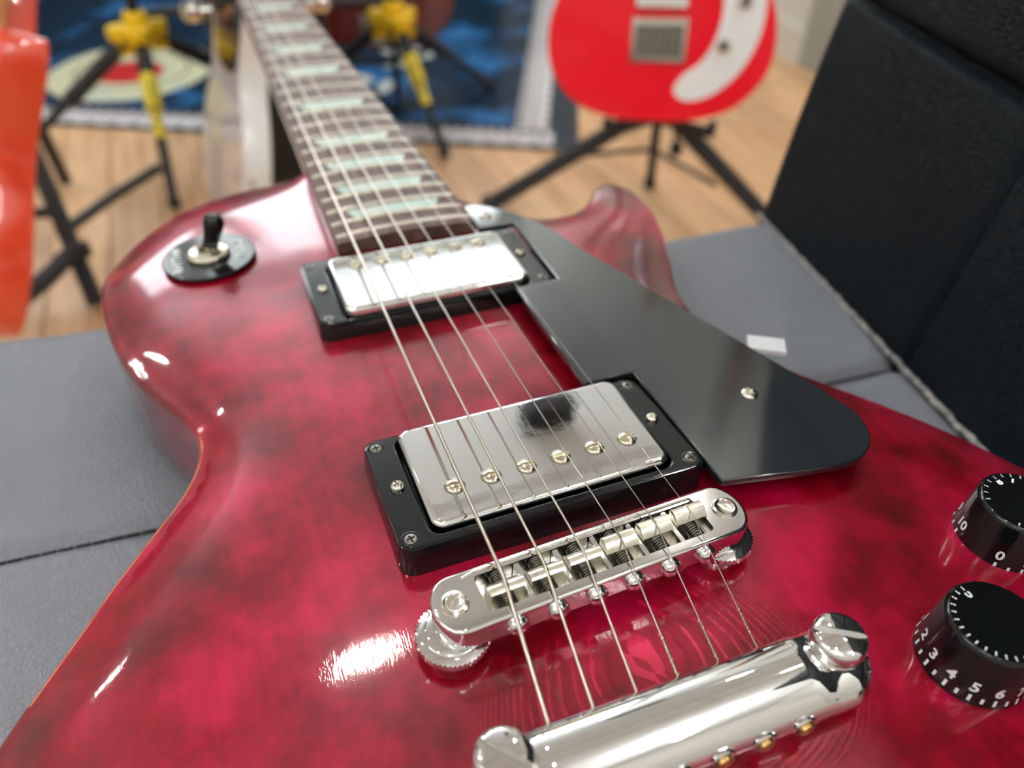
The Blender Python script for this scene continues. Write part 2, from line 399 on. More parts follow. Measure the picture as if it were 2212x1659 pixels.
for px, py, w_ in [(-2.3, 0.0, 'by the left wall'), (-1.7, -1.5, 'nearest the back left corner'), (-0.6, -1.3, 'behind the viewer, towards the left'), (0.9, -1.2, 'behind the viewer, towards the right wall')]:
    o = empty('added_tube_lamp', (px, py, ZC-0.30), 'added white tube lamp hanging unseen under the ceiling '+w_, 'light', 'added tube lamps under the ceiling')
    link('tube', tb, None, o)
    for q in (-1, 1): link('lamp_mount', tc_, None, o, (0, q*0.612, 0))
o = empty('added_speaker', (1.06, 2.22, ZC), 'black speaker box added unseen under the ceiling by the right wall', 'speaker')  # unseen speaker added for the dark reflection in the bridge pickup cover
link('speaker_case', B().prism(rrect(0.24, 0.12, 0.02, 4), -0.13, -0.02, 0.01).me(True, 40, 1), M['case_black'], o)
link('ceiling_bracket', B().box((0, 0, -0.012), (0.05, 0.10, 0.022)).me(False, scale=1), M['black_metal'], o)
link('speaker_cone', B().lathe([(0.05, -0.133), (0.05, -0.128), (0.02, -0.125), (0.018, -0.129)], 28).me(True, 40, 1), M['black_foam'], o)
# unseen shelf with boxes under the far windows, added for the reflections
def added_shelf_unit():
    o = empty('added_shelf_unit', (-0.5, Y1-0.17, 0), 'unseen dark shelf unit added along the far wall under the windows', 'shelf')
    for q in range(6): link('upright', B().box((-1.8+q*0.72, 0, 0.73), (0.03, 0.30, 1.44)).me(False, scale=1), M['black_metal'], o)
    for zz in (0.06, 0.50, 0.94, 1.42): link('shelf_board', B().box((0, 0, zz), (3.56, 0.29, 0.03)).me(False, scale=1), M['black_metal'], o)
    link('back_panel', B().box((0, 0.143, 0.74), (3.56, 0.01, 1.33)).me(False, scale=1), M['case_black'], o)
added_shelf_unit()
bc = [('teal', (0.02, 0.16, 0.22, 1)), ('brown', (0.20, 0.09, 0.04, 1)), ('grey', (0.30, 0.31, 0.33, 1)), ('yellow', (0.75, 0.50, 0.05, 1)), ('red', (0.45, 0.03, 0.03, 1)), ('white', (0.7, 0.7, 0.68, 1))]
rb = random.Random(3)
for sh, zz in (('second', 0.517), ('top', 0.957)):
    for q in range(5):
        nm_, c_ = bc[(q*2+(1 if sh == 'top' else 0)) % 6]; w_ = rb.uniform(0.22, 0.45); h_ = rb.uniform(0.2, 0.36)
        bx_ = B().prism(rrect(w_, 0.24, 0.004, 1), 0, h_, 0.002).prism(rrect(w_+0.006, 0.246, 0.004, 1), h_-0.05, h_+0.004, 0.002).me(False, scale=1)
        o = link('added_storage_box', bx_, mat('box_'+nm_, c_, 0.5), None, (-1.94+q*0.72, Y1-0.175, zz+0.0005))
        tag(o, '%s storage box added on the %s shelf, number %s from the left' % (nm_, sh, ('one', 'two', 'three', 'four', 'five')[q]), 'box', 'added storage boxes on the far shelf')

# ------------------------------------------------------------------ the wine red guitar on the chair
G = empty('electric_guitar', (0, 0, GZ), 'wine red single-cutaway electric guitar lying face up on the black leather chair', 'guitar')
BODY = [(-27, 272), (-48, 274), (-73.5, 266.3), (-91, 255), (-105.3, 237.5), (-114.7, 220.3), (-119.7, 206.8), (-120.7, 193), (-119.4, 179), (-115, 156), (-107.6, 134),
        (-99.3, 118), (-93.3, 106), (-91.2, 96), (-92.8, 86.3), (-97.4, 76), (-105.5, 64.4), (-115, 51.5), (-122.7, 39.5), (-130.5, 27.8), (-139, 14.6),
        (-151, -8), (-160, -33), (-164, -60), (-162, -88), (-152, -115), (-134, -138), (-108, -153), (-72, -162), (-30, -165), (0, -165.5), (30, -165), (72, -162), (108, -153), (134, -138),
        (152, -115), (162, -88), (166, -60), (162, -33), (151, -4), (140, 20), (129.5, 37), (116, 56), (105, 74), (99, 90), (97.5, 107), (101, 124), (110.5, 145), (121.5, 172),
        (127.3, 198), (126, 215), (118, 223.5), (110, 218), (102, 209), (94, 201), (84, 196.5), (72, 197.5), (60, 205), (46, 222), (30, 246), (27, 256)]
OUT = spline(BODY, True, 8)
ZE = -8.5       # height of the top's rim
def carve_field():
    st = 2.5; xs = np.arange(-175, 176, st); ys = np.arange(-175, 286, st)
    P = np.array(OUT); Xg, Yg = np.meshgrid(xs, ys)
    ins = np.zeros(Xg.shape, bool); n = len(P)
    for i in range(n):
        x1, y1 = P[i]; x2, y2 = P[(i+1) % n]
        c = ((y1 > Yg) != (y2 > Yg)) & (Xg < (x2-x1)*(Yg-y1)/(y2-y1+1e-12)+x1)
        ins ^= c
    u = np.where(ins, 0.0, 1.0); fix = ~ins
    neck = (np.abs(Xg) < 27) & (Yg > 175)
    a = (st/17.0)**2
    for it in range(900):
        s = np.zeros_like(u); s[1:-1, 1:-1] = u[2:, 1:-1]+u[:-2, 1:-1]+u[1:-1, 2:]+u[1:-1, :-2]
        v = s/(4+a); u = np.where(fix, 1.0, v); u[neck] = 0
    return xs, ys, u, st
XS, YS, UF, ST = carve_field()
def topz(x, y):
    i = (y-YS[0])/ST; j = (x-XS[0])/ST
    i0 = int(min(max(i, 0), len(YS)-2)); j0 = int(min(max(j, 0), len(XS)-2)); fi, fj = i-i0, j-j0
    u = UF[i0, j0]*(1-fi)*(1-fj)+UF[i0+1, j0]*fi*(1-fj)+UF[i0, j0+1]*(1-fi)*fj+UF[i0+1, j0+1]*fi*fj
    u = min(1, max(0, u)); s = u*u*(3-2*u)*0.55+u*0.45
    return ZE*s
def body_mesh():
    R = 2.6; zb = -49.0
    rim = inset(OUT, R); n = len(rim)
    inner = [v for v in rim]
    pts = [Vector(p) for p in rim]
    P = np.array(inset(OUT, R+1.6)); g = 3.0
    Xg, Yg = np.meshgrid(np.arange(-170, 171, g), np.arange(-168, 280, g)); ins = np.zeros(Xg.shape, bool)
    for i in range(len(P)):
        x1, y1 = P[i]; x2, y2 = P[(i+1) % len(P)]
        ins ^= ((y1 > Yg) != (y2 > Yg)) & (Xg < (x2-x1)*(Yg-y1)/(y2-y1+1e-12)+x1)
    pts += [Vector((float(a), float(c))) for a, c in zip(Xg[ins], Yg[ins])]
    edges = [(i, (i+1) % n) for i in range(n)]
    vo, eo, fo, ov, oe, of = delaunay_2d_cdt(pts, edges, [], 1, 1e-4)
    vs = [(v.x, v.y, topz(v.x, v.y)) for v in vo]
    remap = {}
    for newi, olds in enumerate(ov):
        for q in olds: remap[q] = newi
    fs = [tuple(f) for f in fo]
    loop = [remap[i] for i in range(n)]
    zr = [vs[i][2] for i in loop]
    prev = loop; nb = 5
    def ring(off, zf):
        r = inset(OUT, off); s0 = len(vs)
        for i, (a, c) in enumerate(r): vs.append((a, c, zf(i)))
        return list(range(s0, s0+n))
    matidx = [0]*len(fs)
    def bridge(a, c, mi=0):
        for i in range(n):
            j = (i+1) % n; fs.append((a[i], a[j], c[j], c[i])); matidx.append(mi(i) if callable(mi) else mi)
    worn = lambda i: 1 if (-134 < OUT[i][0] < -88 and -60 < OUT[i][1] < 100) else 0  # selects the thin orange strip on the lower left rim
    for k in range(1, nb+1):
        an = PI/2*k/nb
        r = ring(R*(1-math.sin(an)), lambda i, an=an: zr[i]-R*(1-math.cos(an)))
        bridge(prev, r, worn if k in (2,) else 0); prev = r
    for zt in (-20, -34, -45.5): r = ring(0, lambda i: zt); bridge(prev, r); prev = r
    for k in range(1, 4):
        an = PI/2*k/3; r = ring(3.5*(1-math.cos(an)), lambda i, an=an: -45.5-3.5*math.sin(an)); bridge(prev, r); prev = r
    bt = [Vector(vs[i][:2]) for i in prev]
    vo, eo, fo, ov, oe, of = delaunay_2d_cdt(bt, edges, [], 1, 1e-4)
    mp = {}
    for newi, olds in enumerate(ov):
        for q in olds: mp[newi] = prev[q]
    for f in fo:
        if all(i in mp for i in f): fs.append(tuple(mp[i] for i in f)[::-1]); matidx.append(0)
    me = bpy.data.meshes.new('body'); me.from_pydata([(a*.001, c*.001, d*.001) for a, c, d in vs], [], fs)
    me.materials.append(M['wine']); me.materials.append(M['orange_edge'])
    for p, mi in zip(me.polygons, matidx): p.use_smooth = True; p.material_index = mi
    bm = bmesh.new(); bm.from_mesh(me); bmesh.ops.recalc_face_normals(bm, faces=bm.faces); bm.to_mesh(me); bm.free()
    return me
body = link('body', body_mesh(), None, G)

# neck, fretboard, frets, inlays
S = 628.0
fy = lambda n: S*2**(-n/12)
hw = lambda y: (43+(57.5-43)*(628-y)/(628-176))/2
ZB = lambda y: 13.0-0.016*(y-176)
crown = lambda x, r=305: math.sqrt(r*r-x*x)-r
def board():
    ys = [171]+list(np.linspace(176, 628, 24))+[634]; nx = 14; b = B(); rows = []
    vs = []; fs = []
    for y in ys:
        h = hw(y); row = [(-h, y, ZB(y)-6.2)]+[(-h+2*h*i/nx, y, ZB(y)+crown(-h+2*h*i/nx)) for i in range(nx+1)]+[(h, y, ZB(y)-6.2)]
        vs += row
    k = nx+3
    for r in range(len(ys)-1):
        for i in range(k): j = (i+1) % k; fs.append((r*k+i, r*k+j, (r+1)*k+j, (r+1)*k+i))
    fs.append(tuple(range(k))); fs.append(tuple((len(ys)-1)*k+i for i in range(k)))
    return B().add(vs, fs).me(True, 30)
fb = link('fretboard', board(), M['rosewood'], G)
for n in range(1, 23):
    y = fy(n); h = hw(y)-0.5; nx = 12; vs = []; fs = []; seg = 6
    for i in range(nx+1):
        x = -h+2*h*i/nx; e = 1 if 0 < i < nx else 0.6; z = ZB(y)+crown(x)
        for q in range(seg+1):
            a = PI*q/seg; vs.append((x, y+1.25*math.cos(a), z-0.15+1.15*math.sin(a)*e))
    k = seg+1
    for i in range(nx):
        for q in range(seg): fs.append((i*k+q, i*k+q+1, (i+1)*k+q+1, (i+1)*k+q))
    fs.append(tuple(range(k))); fs.append(tuple(nx*k+q for q in range(k)))
    link('fret', B().add(vs, fs).me(True, 60), M['fret_nickel'], fb)
for n in (3, 5, 7, 9, 12, 15, 17, 19, 21):
    y0, y1 = fy(n), fy(n-1); g = y1-y0; c = (y0+y1)/2; hh = min(13, g*0.62)/2
    wl = hw(c)*0.70; wsh = wl-hh*0.72; nx = 10; vs = []
    for lv, dz in ((0, 0.10), (1, -0.6)):
        for yy, ww in ((c-hh, wsh), (c+hh, wl)):
            for i in range(nx+1):
                x = -ww+2*ww*i/nx; vs.append((x, yy, ZB(yy)+crown(x)+dz))
    k = nx+1; fs = [(i, i+1, k+i+1, k+i) for i in range(nx)]
    for i in range(nx): fs += [(i, 2*k+i, 2*k+i+1, i+1), (k+i, k+i+1, 3*k+i+1, 3*k+i)]
    fs += [(0, k, 3*k, 2*k), (nx, 2*k+nx, 3*k+nx, k+nx)]
    link('inlay', B().add(vs, fs).me(False), M['pearl'], fb)
def neck():
    vs = []; fs = []; ys = [171, 200, 240, 258, 275, 300, 400, 500, 600, 640]; k = 15
    for y in ys:
        h = hw(min(y, 628))-0.3; dep = 52-18 if y < 245 else (30 if y < 262 else (21 if y < 280 else 16.5-0.004*(y-280)))
        top = ZB(min(y, 632))-6.1
        for i in range(k):
            a = PI*i/(k-1)
            px = 0.62 if y > 262 else 0.25
            ca, sa = math.cos(a), math.sin(a)
            vs.append((h*math.copysign(abs(ca)**px, ca) if abs(ca) > 1e-6 else 0, y, top-dep*abs(sa)**px))
    for r in range(len(ys)-1):
        for i in range(k): j = (i+1) % k; fs.append((r*k+i, r*k+j, (r+1)*k+j, (r+1)*k+i))
    fs.append(tuple(range(k))); fs.append(tuple((len(ys)-1)*k+i for i in range(k)))
    return B().add(vs, fs).me(True, 50)
nk = link('neck', neck(), M['wine'], G)
link('nut', B().box((0, 630.5, 7.2), (43, 4, 3.6)).me(False), M['white_plastic'], G)
hs_pts = spline([(-22, 0), (-24, 10), (-38, 28), (-40, 60), (-37, 130), (-39, 165), (-30, 172), (-16, 166), (0, 178), (16, 166), (30, 172), (39, 165), (37, 130), (40, 60), (38, 28), (24, 10), (22, 0)], True, 4)
hs = link('headstock', B().prism(hs_pts, -15, 0, 1).me(True, 40), M['black_gloss'], G, (0, 0.632, 0.0045), (-0.24, 0, 0))
tp = B().lathe([(3, 0), (3, 8), (0.5, 8.4)], 14); tp.tube([(0, 0, -18), (22, 0, -18)], 2.2, 8); tp.lathe([(4, 0), (8, 3), (9, 8), (6, 12), (2, 13)], 16, T((22, 0, -18)) @ RY(PI/2)); tp = tp.me(True, 40); tp.materials.append(M['nickel_worn'])
for i in range(3):
    for s in (-1, 1):
        o = link('tuning_peg', tp, None, hs, (s*0.028, 0.038+0.042*i, 0)); o.rotation_euler = (0, 0, 0 if s > 0 else PI)

# screws (made once)
def dome(R, H, seg=28, n=6, low=-1.5):
    return [(R, low), (R, 0)]+[(R*math.cos(PI/2*i/n), H*math.sin(PI/2*i/n)) for i in range(1, n)]+[(R*0.04, H)]
def cross_cut(w, L, z0, z1):
    b1 = B().box((0, 0, (z0+z1)/2), (w, L, z1-z0)).me(False); b2 = B().box((0, 0, (z0+z1)/2), (L, w, z1-z0)).me(False)
    return [b1, b2]
pole_me = boolean(B().lathe(dome(2.75, 1.05), 32).me(True, 40), [B().box((0, 0, 1.0), (8, 0.8, 1.3)).me(False)])
pole_me.materials.append(M['pole_nickel'])
hole_me = B().lathe([(2.75, -0.1), (2.75, 0.03), (2.95, 0.03), (2.96, -0.1)], 32).me(True, 40); hole_me.materials.append(M['screw_dark'])
bolt_me = boolean(B().lathe(dome(1.9, 1.15, low=-2.5), 24).me(True, 40), cross_cut(0.55, 2.3, 0.35, 2)); bolt_me.materials.append(M['nickel_worn'])
csk_me = boolean(B().lathe(dome(1.75, 0.35, low=-0.8), 24).me(True, 40), cross_cut(0.5, 2.2, -0.5, 1)); csk_me.materials.append(M['screw_dark'])
guard_screw_me = boolean(B().lathe(dome(2.7, 0.9, low=-0.6), 28).me(True, 40), cross_cut(0.6, 3.0, 0.15, 2)); guard_screw_me.materials.append(M['nickel_worn'])

# pickups
def pickup(name, cy, zf, zr, cov_cy, cov_h, zc0, zc1, pole_y, pole_z, px, lab):
    """ring rim heights zf (bridge side) and zr (neck side)"""
    hh = 22.6; zt = lambda y: zf+(zr-zf)*((y-(cy-hh))/(2*hh))
    outer = rrect(89.5, 2*hh, 4, 6, 0, cy); hole = rrect(71.8, cov_h+1.9, 3.6, 6, 0, cov_cy)
    n = len(outer); vs = []; fs = []
    loops = [(inset(outer, -0.5), lambda y: -2.0), (inset(outer, -0.4), lambda y: 0.3), (outer, lambda y: zt(y)-1.0), (inset(outer, 0.3), lambda y: zt(y)-0.3), (inset(outer, 1.0), zt), (inset(outer, 1.12), zt),
             (inset(hole, -0.62), zt), (inset(hole, -0.5), zt), (inset(hole, -0.12), lambda y: zt(y)-0.15), (hole, lambda y: zt(y)-0.5), (hole, lambda y: zt(y)-4.5)]
    for pts, zz in loops: vs += [(x, y, zz(y)) for x, y in pts]
    for k in range(len(loops)-1):
        for i in range(n): j = (i+1) % n; fs.append((k*n+i, k*n+j, (k+1)*n+j, (k+1)*n+i))
    fs.append(tuple((len(loops)-1)*n+i for i in range(n)))
    ring = link(name, B().add(vs, fs).me(True, 30), M['black_gloss'], G)
    # cover
    zc = lambda y: zc0+(zc1-zc0)*((y-(cov_cy-cov_h/2))/cov_h)
    o2 = rrect(70.0, cov_h, 3.6, 8, 0, cov_cy); n = len(o2); vs = []; fs = []
    lo = [(0, -7)]+[(1.5*(1-math.cos(PI/2*i/5)), -1.5*(1-math.sin(PI/2*i/5))) for i in range(6)]
    for off, dz in lo: vs += [(x, y, zc(y)+dz) for x, y in inset(o2, off)]
    for k in range(len(lo)-1):
        for i in range(n): j = (i+1) % n; fs.append((k*n+i, k*n+j, (k+1)*n+j, (k+1)*n+i))
    # gently pillowed top
    k0 = (len(lo)-1)*n
    ins2 = inset(o2, 1.58); s0 = len(vs); vs += [(x, y, zc(y)) for x, y in ins2]
    for i in range(n): j = (i+1) % n; fs.append((k0+i, k0+j, s0+j, s0+i))
    fs.append(tuple(s0+i for i in range(n)))
    cov = link('pickup_cover', B().add(vs, fs).me(True, 40), M['chrome_mirror'], ring); cov['label'] = 'mirror-polished metal cover'
    for i in range(6):
        x = px[0]+(px[1]-px[0])*i/5; z = pole_z
        link('pole_hole', hole_me, None, ring, (x*.001, pole_y*.001, (zc(pole_y)+0.03)*.001))
        o = link('pole_screw', pole_me, None, ring, (x*.001, pole_y*.001, (zc(pole_y)+0.15)*.001), (0, 0, random.uniform(-0.15, 0.35)))
    for sx in (-1, 1):
        for sy in (-1, 1):
            x, y = sx*41.2, cy+sy*18.6
            link('ring_screw', csk_me, None, ring, (x*.001, y*.001, (zt(y)-0.02)*.001), (0, 0, random.uniform(0, 1.5)))
            link('screw_recess', recess_me, None, ring, (x*.001, y*.001, (zt(y)+0.01)*.001))
        o = link('height_screw', bolt_me, None, ring, (sx*39.6*.001, (cy+0.6)*.001, (zt(cy)+0.7)*.001), (0, 0, random.uniform(0, 1.5)))
    return ring
recess_me = B().lathe([(1.8, -0.1), (1.8, 0.05), (2.2, 0.16), (2.55, 0.02)], 28).me(True, 70); recess_me.materials.append(M['black_gloss'])
pickup('bridge_pickup', 41.3, 10.0, 6.8, 41.8, 38.2, 11.6, 11.2, 34.3, 11.7, (-25.6, 26.6), '')
pickup('neck_pickup', 147.3, 7.2, 6.8, 145.0, 37.2, 10.6, 10.6, 155.3, 10.8, (-25.0, 24.6), '')

# pickguard
gp = spline([(30.3, 191.8), (34, 192.3), (40, 189.2), (49, 179.3), (56, 168), (60.5, 156), (64.5, 140), (75.2, 107.5), (83.5, 82), (91.1, 59), (96, 43.5), (99.6, 32), (101.3, 21), (97.3, 12), (89, 6.8), (76, 7.4), (60, 10.3), (45.6, 13.2)], False, 6)
guard_pts = gp+[(45.6, 64.6), (28.0, 64.8), (28.0, 124), (45.6, 124.2), (45.6, 170.8), (30.3, 171)]
guard = link('pickguard', B().prism(guard_pts, 5.6, 8.0, 0.5, 0.2).me(True, 40), M['guard_black'], G)
for x, y in ((75.2, 42), (36.6, 180.5)): link('guard_screw', guard_screw_me, None, guard, (x*.001, y*.001, 0.0081), (0, 0, 0.4))
link('pickguard_post', B().lathe([(3, -2), (3, 5.8)], 16, T((75.2, 42, 0))).lathe([(3, -1), (3, 5.8)], 16, T((36.6, 180.5, 0))).me(True, 40), M['black_gap'], guard)
br = B().box((0, 0, 0), (13.0, 8.0, 1.6), T((101.2, 67.0, 2.6)) @ RZ(-0.55))
link('pickguard_bracket', br.me(False), M['white_plastic'], G)['label'] = 'small white bracket at the edge of the black pickguard'

# bridge (local frame then rotated a touch)
Bx = T((-1.0, -1.3, 0)) @ RZ(math.radians(2.0))
half = 42.2; hwid = 7.9
def stadium(hl, hwd, n=12, flat=0.75):
    pts = []
    for s, a0 in ((1, -90), (-1, 90)):
        for i in range(n+1):
            a = math.radians(a0+180*i/n); pts.append((s*(hl-hwd*flat*1.0)+ (hwd*flat)*abs(math.cos(a))*s, hwd*math.sin(a)))
    return pts
plate = B().prism(stadium(half, hwid), 7.6, 15.0, 0.8, 0.5, Bx, nb=4).me(True, 40)
cuts = [B().prism(rrect(61.0, 10.4, 1.0, 3), 9.0, 20, mtx=Bx @ T((0.2, 0.1, 0))).me(False),
        B().box((-38.5, 0, 6), (15.0, 30, 5.0), Bx).me(False) if False else B().box((0, 0, 0), (0.1, 0.1, 0.1)).me(False)]
tom = link('bridge', boolean(plate, cuts[:1]), M['chrome'], G)
link('bridge_tray', B().box((0.2, 0.1, 10.2), (60.8, 10.3, 1.2), Bx).me(False), M['nickel_worn'], tom)
pins = []
sx0, sdx = -25.6, 10.25
post_me = boolean(B().lathe([(3.4, 0), (3.4, 15.1), (3.2, 15.5), (2.6, 15.7), (2.3, 15.5), (2.0, 15.4), (0.1, 15.5)], 32).me(True, 40), [B().box((0, 0, 15.6), (0.5, 3.2, 0.7)).me(False)])
post_me.materials.append(M['nickel_worn'])
wheel_me = B().lathe([(3, 3.2), (7.6, 3.2), (8.7, 3.7), (8.7, 5.5), (7.6, 6.0), (6.8, 6.2), (6.8, 6.7), (5.5, 7.4), (3, 7.4)], 96, knurl=(2, 3), kn=0.22).me(True, 30); wheel_me.materials.append(M['chrome'])
base_me = B().lathe([(6.6, -1), (6.6, 2.0), (5.8, 2.6), (3, 2.8), (3, 3.6)], 32).me(True, 40); base_me.materials.append(M['chrome'])
for xx in (-36.8, 37.0):
    p = Bx @ Vector((xx, 0, 0))
    q = link('bridge_post', post_me, None, tom, (p.x*.001, p.y*.001, 0), (0, 0, 0.6 if xx > 0 else 2.2))
    q2 = link('thumb_wheel', wheel_me, None, tom, ((p.x-1.0*(xx<0))*.001, (p.y-1.0)*.001, 0))
    q3 = link('post_bushing', base_me, None, tom, ((p.x-1.0*(xx<0))*.001, (p.y-1.0)*.001, 0))
def saddle_mesh():
    prof = [(-1.9, 10.8), (2.3, 10.8), (2.3, 15.6), (0.9, 17.1), (-0.2, 17.6), (-1.2, 17.5), (-1.9, 17.0)]
    vs = []; fs = []; k = len(prof)
    for x in (-4.35, 4.35): vs += [(x, y, z) for y, z in prof]
    for i in range(k): j = (i+1) % k; fs.append((i, j, k+j, k+i))
    fs += [tuple(range(k))[::-1], tuple(k+i for i in range(k))]
    a = B().add(vs, fs).me(False)
    return boolean(a, [B().box((0, 0, 18.0), (0.9, 8, 1.2)).me(False)])
sad_me = saddle_mesh(); sad_me.materials.append(M['saddle_metal'])
def threaded(L, r=1.95, pitch=0.7):
    prof = []; n = int(L/pitch)
    for i in range(n): prof += [(r, i*pitch), (r, i*pitch+pitch*0.35), (r-0.35, i*pitch+pitch*0.6), (r-0.35, i*pitch+pitch*0.8)]
    return prof
thr_me = B().lathe(threaded(10.0), 20, T((0, 5.0, 12.9)) @ RX(PI/2)).me(True, 30); thr_me.materials.append(M['thread'])
head_me = boolean(B().lathe([(2.5, 0), (2.7, 0.6), (2.6, 1.3), (2.0, 2.0), (0.8, 2.4), (0.1, 2.45)], 28, T((0, -7.7, 11.0)) @ RX(PI/2)).me(True, 40), [B().box((0, -10.3, 11.0), (0.6, 1.8, 6)).me(False)])
head_me.materials.append(M['chrome'])
side_me = B().prism(rrect(1.5, 10.4, 0.3, 2, -4.75, 0), 10.5, 14.7, 0.3).me(False); side_me.materials.append(M['chrome'])
for i in range(6):
    x = sx0+sdx*i+1.0; sy = [-0.9, -0.7, -0.3, 0.5, 1.0, 1.5][i]; 
    p = Bx @ Vector((x, 0, 0)); rz = math.radians(2.0)
    q = Bx @ Vector((x, sy, 0))
    sd = link('saddle', sad_me, None, tom, (q.x*.001, q.y*.001, 0), (0, 0, rz if i < 3 else rz+PI))
    link('saddle_screw', thr_me, None, tom, (p.x*.001, p.y*.001, 0), (0, 0, rz))
    link('screw_head', head_me, None, tom, (p.x*.001, p.y*.001, 0), (0, 0, rz))
    if i > 0: link('saddle_divider', side_me, None, tom, ((p.x-0.35)*.001, p.y*.001, 0), (0, 0, rz))
link('retaining_wire', B().tube([tuple(Bx @ Vector(v)) for v in ((-33, 5.8, 15.1), (-30, 6.4, 15.3), (0, 6.4, 15.4), (30, 6.2, 15.3), (31, 3, 15.3))], 0.28, 6).me(), M['nickel_worn'], tom)

# tailpiece: a bar with rounded lobes over two studs
Tx = T((-0.6, -42.0, 0)) @ RZ(math.radians(-1.2))
def tail_mesh():
    vs = []; fs = []; prof = []
    # cross-section (y, z): far edge at +8.8, near edge at -9
    prof = [(7.6, 3.6), (8.6, 5.0), (8.9, 7.0), (8.7, 9.0), (7.9, 10.9), (6.4, 12.4), (4.2, 13.5), (1.6, 14.0), (-1.2, 13.8), (-4.0, 12.8), (-6.4, 11.2), (-8.2, 9.2), (-9.2, 7.0), (-9.3, 5.2), (-8.6, 3.6), (-6, 3.0), (5, 3.0)]
    k = len(prof); xs = []
    for i in range(61):
        t = -1+2*i/60; xs.append(t)
    L = 47.5
    for t in xs:
        x = L*math.sin(t*PI/2) if abs(t) > 2 else L*t
        d = L-abs(x); s = 1.0
        if d < 8.8: s = math.sqrt(max(0.0, 1-((8.8-d)/8.8)**2))
        s = max(s, 0.12)
        lobe = min(1, max(0, (abs(x)-31)/3)); zt = 1-0.10*lobe
        for y, z in prof: vs.append((x, y*s, 3+(z-3)*zt*(0.55+0.45*s)))
    n = len(xs)
    for r in range(n-1):
        for i in range(k): j = (i+1) % k; fs.append((r*k+i, r*k+j, (r+1)*k+j, (r+1)*k+i))
    fs.append(tuple(range(k))); fs.append(tuple((n-1)*k+i for i in range(k)))
    return B().add(vs, fs, Tx).me(True, 55)
tail = link('tailpiece', tail_mesh(), M['chrome_mirror'], G)
stud_me = boolean(B().lathe([(3.2, -1), (3.2, 6), (5.0, 12.0), (6.1, 12.4), (6.1, 13.2), (5.7, 13.3), (5.7, 13.7), (6.1, 13.9), (6.1, 15.9), (5.5, 16.9), (4.4, 17.4), (0.1, 17.7)], 40).me(True, 40), [B().box((0, 0, 17.5), (1.6, 20, 2.2)).me(False)])
stud_me.materials.append(M['chrome'])
link('stud', stud_me, None, tail, (0.0385, -0.0410, 0), (0, 0, 0.98)); link('stud', stud_me, None, tail, (-0.0398, -0.0385, 0), (0, 0, 0.75))
ball_me = B().lathe([(0.8, -1.6), (1.9, -1.2), (2.1, 0), (1.9, 1.2), (0.8, 1.6)], 16, RX(PI/2)).me(True, 40); ball_me.materials.append(mat('brass', (0.62, 0.42, 0.16, 1), 0.3, 1.0))
hol = B().lathe([(2.6, -0.6), (2.6, 0.4), (2.9, 0.5), (3.1, 0.2)], 20, RX(PI/2)).me(True, 60); hol.materials.append(M['chrome'])
for i in range(6):
    x = -25.8+10.1*i; p = Tx @ Vector((x, -9.0, 6.0))
    link('ball_end_socket', hol, None, tail, (p.x*.001, p.y*.001, p.z*.001)); link('ball_end', ball_me, None, tail, (p.x*.001, (p.y-0.1)*.001, p.z*.001))

# strings
dia = [1.18, 0.94, 0.70, 0.46, 0.34, 0.27]
for i in range(6):
    r = dia[i]/2; wound = i < 3
    q = Bx @ Vector((sx0+sdx*i+1.0, 0, 0)); zs = 17.3+r
    A = Vector((-27.6+10.25*i, -33.0-0.02*i, 9.3)); Sd = Vector((q.x, q.y, zs)); Nt = Vector((-17.6+7.04*i, 628, 8.6+r)); E2 = Vector((-17.0+6.8*i+(-6 if i < 3 else 6), 690 if i in (2, 3) else (655 if i in (0, 5) else 672), -6))
    pts = [A+Vector((0.1, -6, -1.8)), A]; rad = [r, r]
    def seg(P, Q, wl):
        d = (Q-P).length
        if wound and wl > 0:
            n = int(min(d, wl)/0.30)
            for k in range(n):
                t = k*0.30/d; pts.append(P+(Q-P)*t); rad.append(r*(1.0 if k % 2 else 0.80))
            if wl < d:
                m_ = 12
                for k in range(m_+1): t = wl/d+(1-wl/d)*k/m_; pts.append(P+(Q-P)*min(t, 1)); rad.append(r)
        else:
            for k in range(9): pts.append(P+(Q-P)*k/8); rad.append(r)
    seg(A, Sd, 100); seg(Sd, Nt, 70); pts.append(E2); rad.append(r)
    pp = [pts[0]]; rr_ = [rad[0]]
    for p_, r_ in zip(pts[1:], rad[1:]):
        if (p_-pp[-1]).length > 0.02: pp.append(p_); rr_.append(r_)
    o = link('string', B().tube(pp, rr_, 8).me(True, 80), M['string_wound' if wound else 'string_plain'], G)
    if not wound:   # twisted wrap near the ball end
        w = B(); L2 = 9.0; nn = 60; dr = (Sd-A).normalized(); u_ = dr.orthogonal().normalized(); v_ = dr.cross(u_)
        w.tube([tuple(A+dr*(L2*k/nn)+(u_*math.cos(k*0.9)+v_*math.sin(k*0.9))*(r*1.7)) for k in range(nn+1)], r*0.8, 6)
        w.tube([tuple(A), tuple(A+dr*L2)], r*1.5, 8)
        link('string_twist', w.me(), M['pole_nickel'], o)

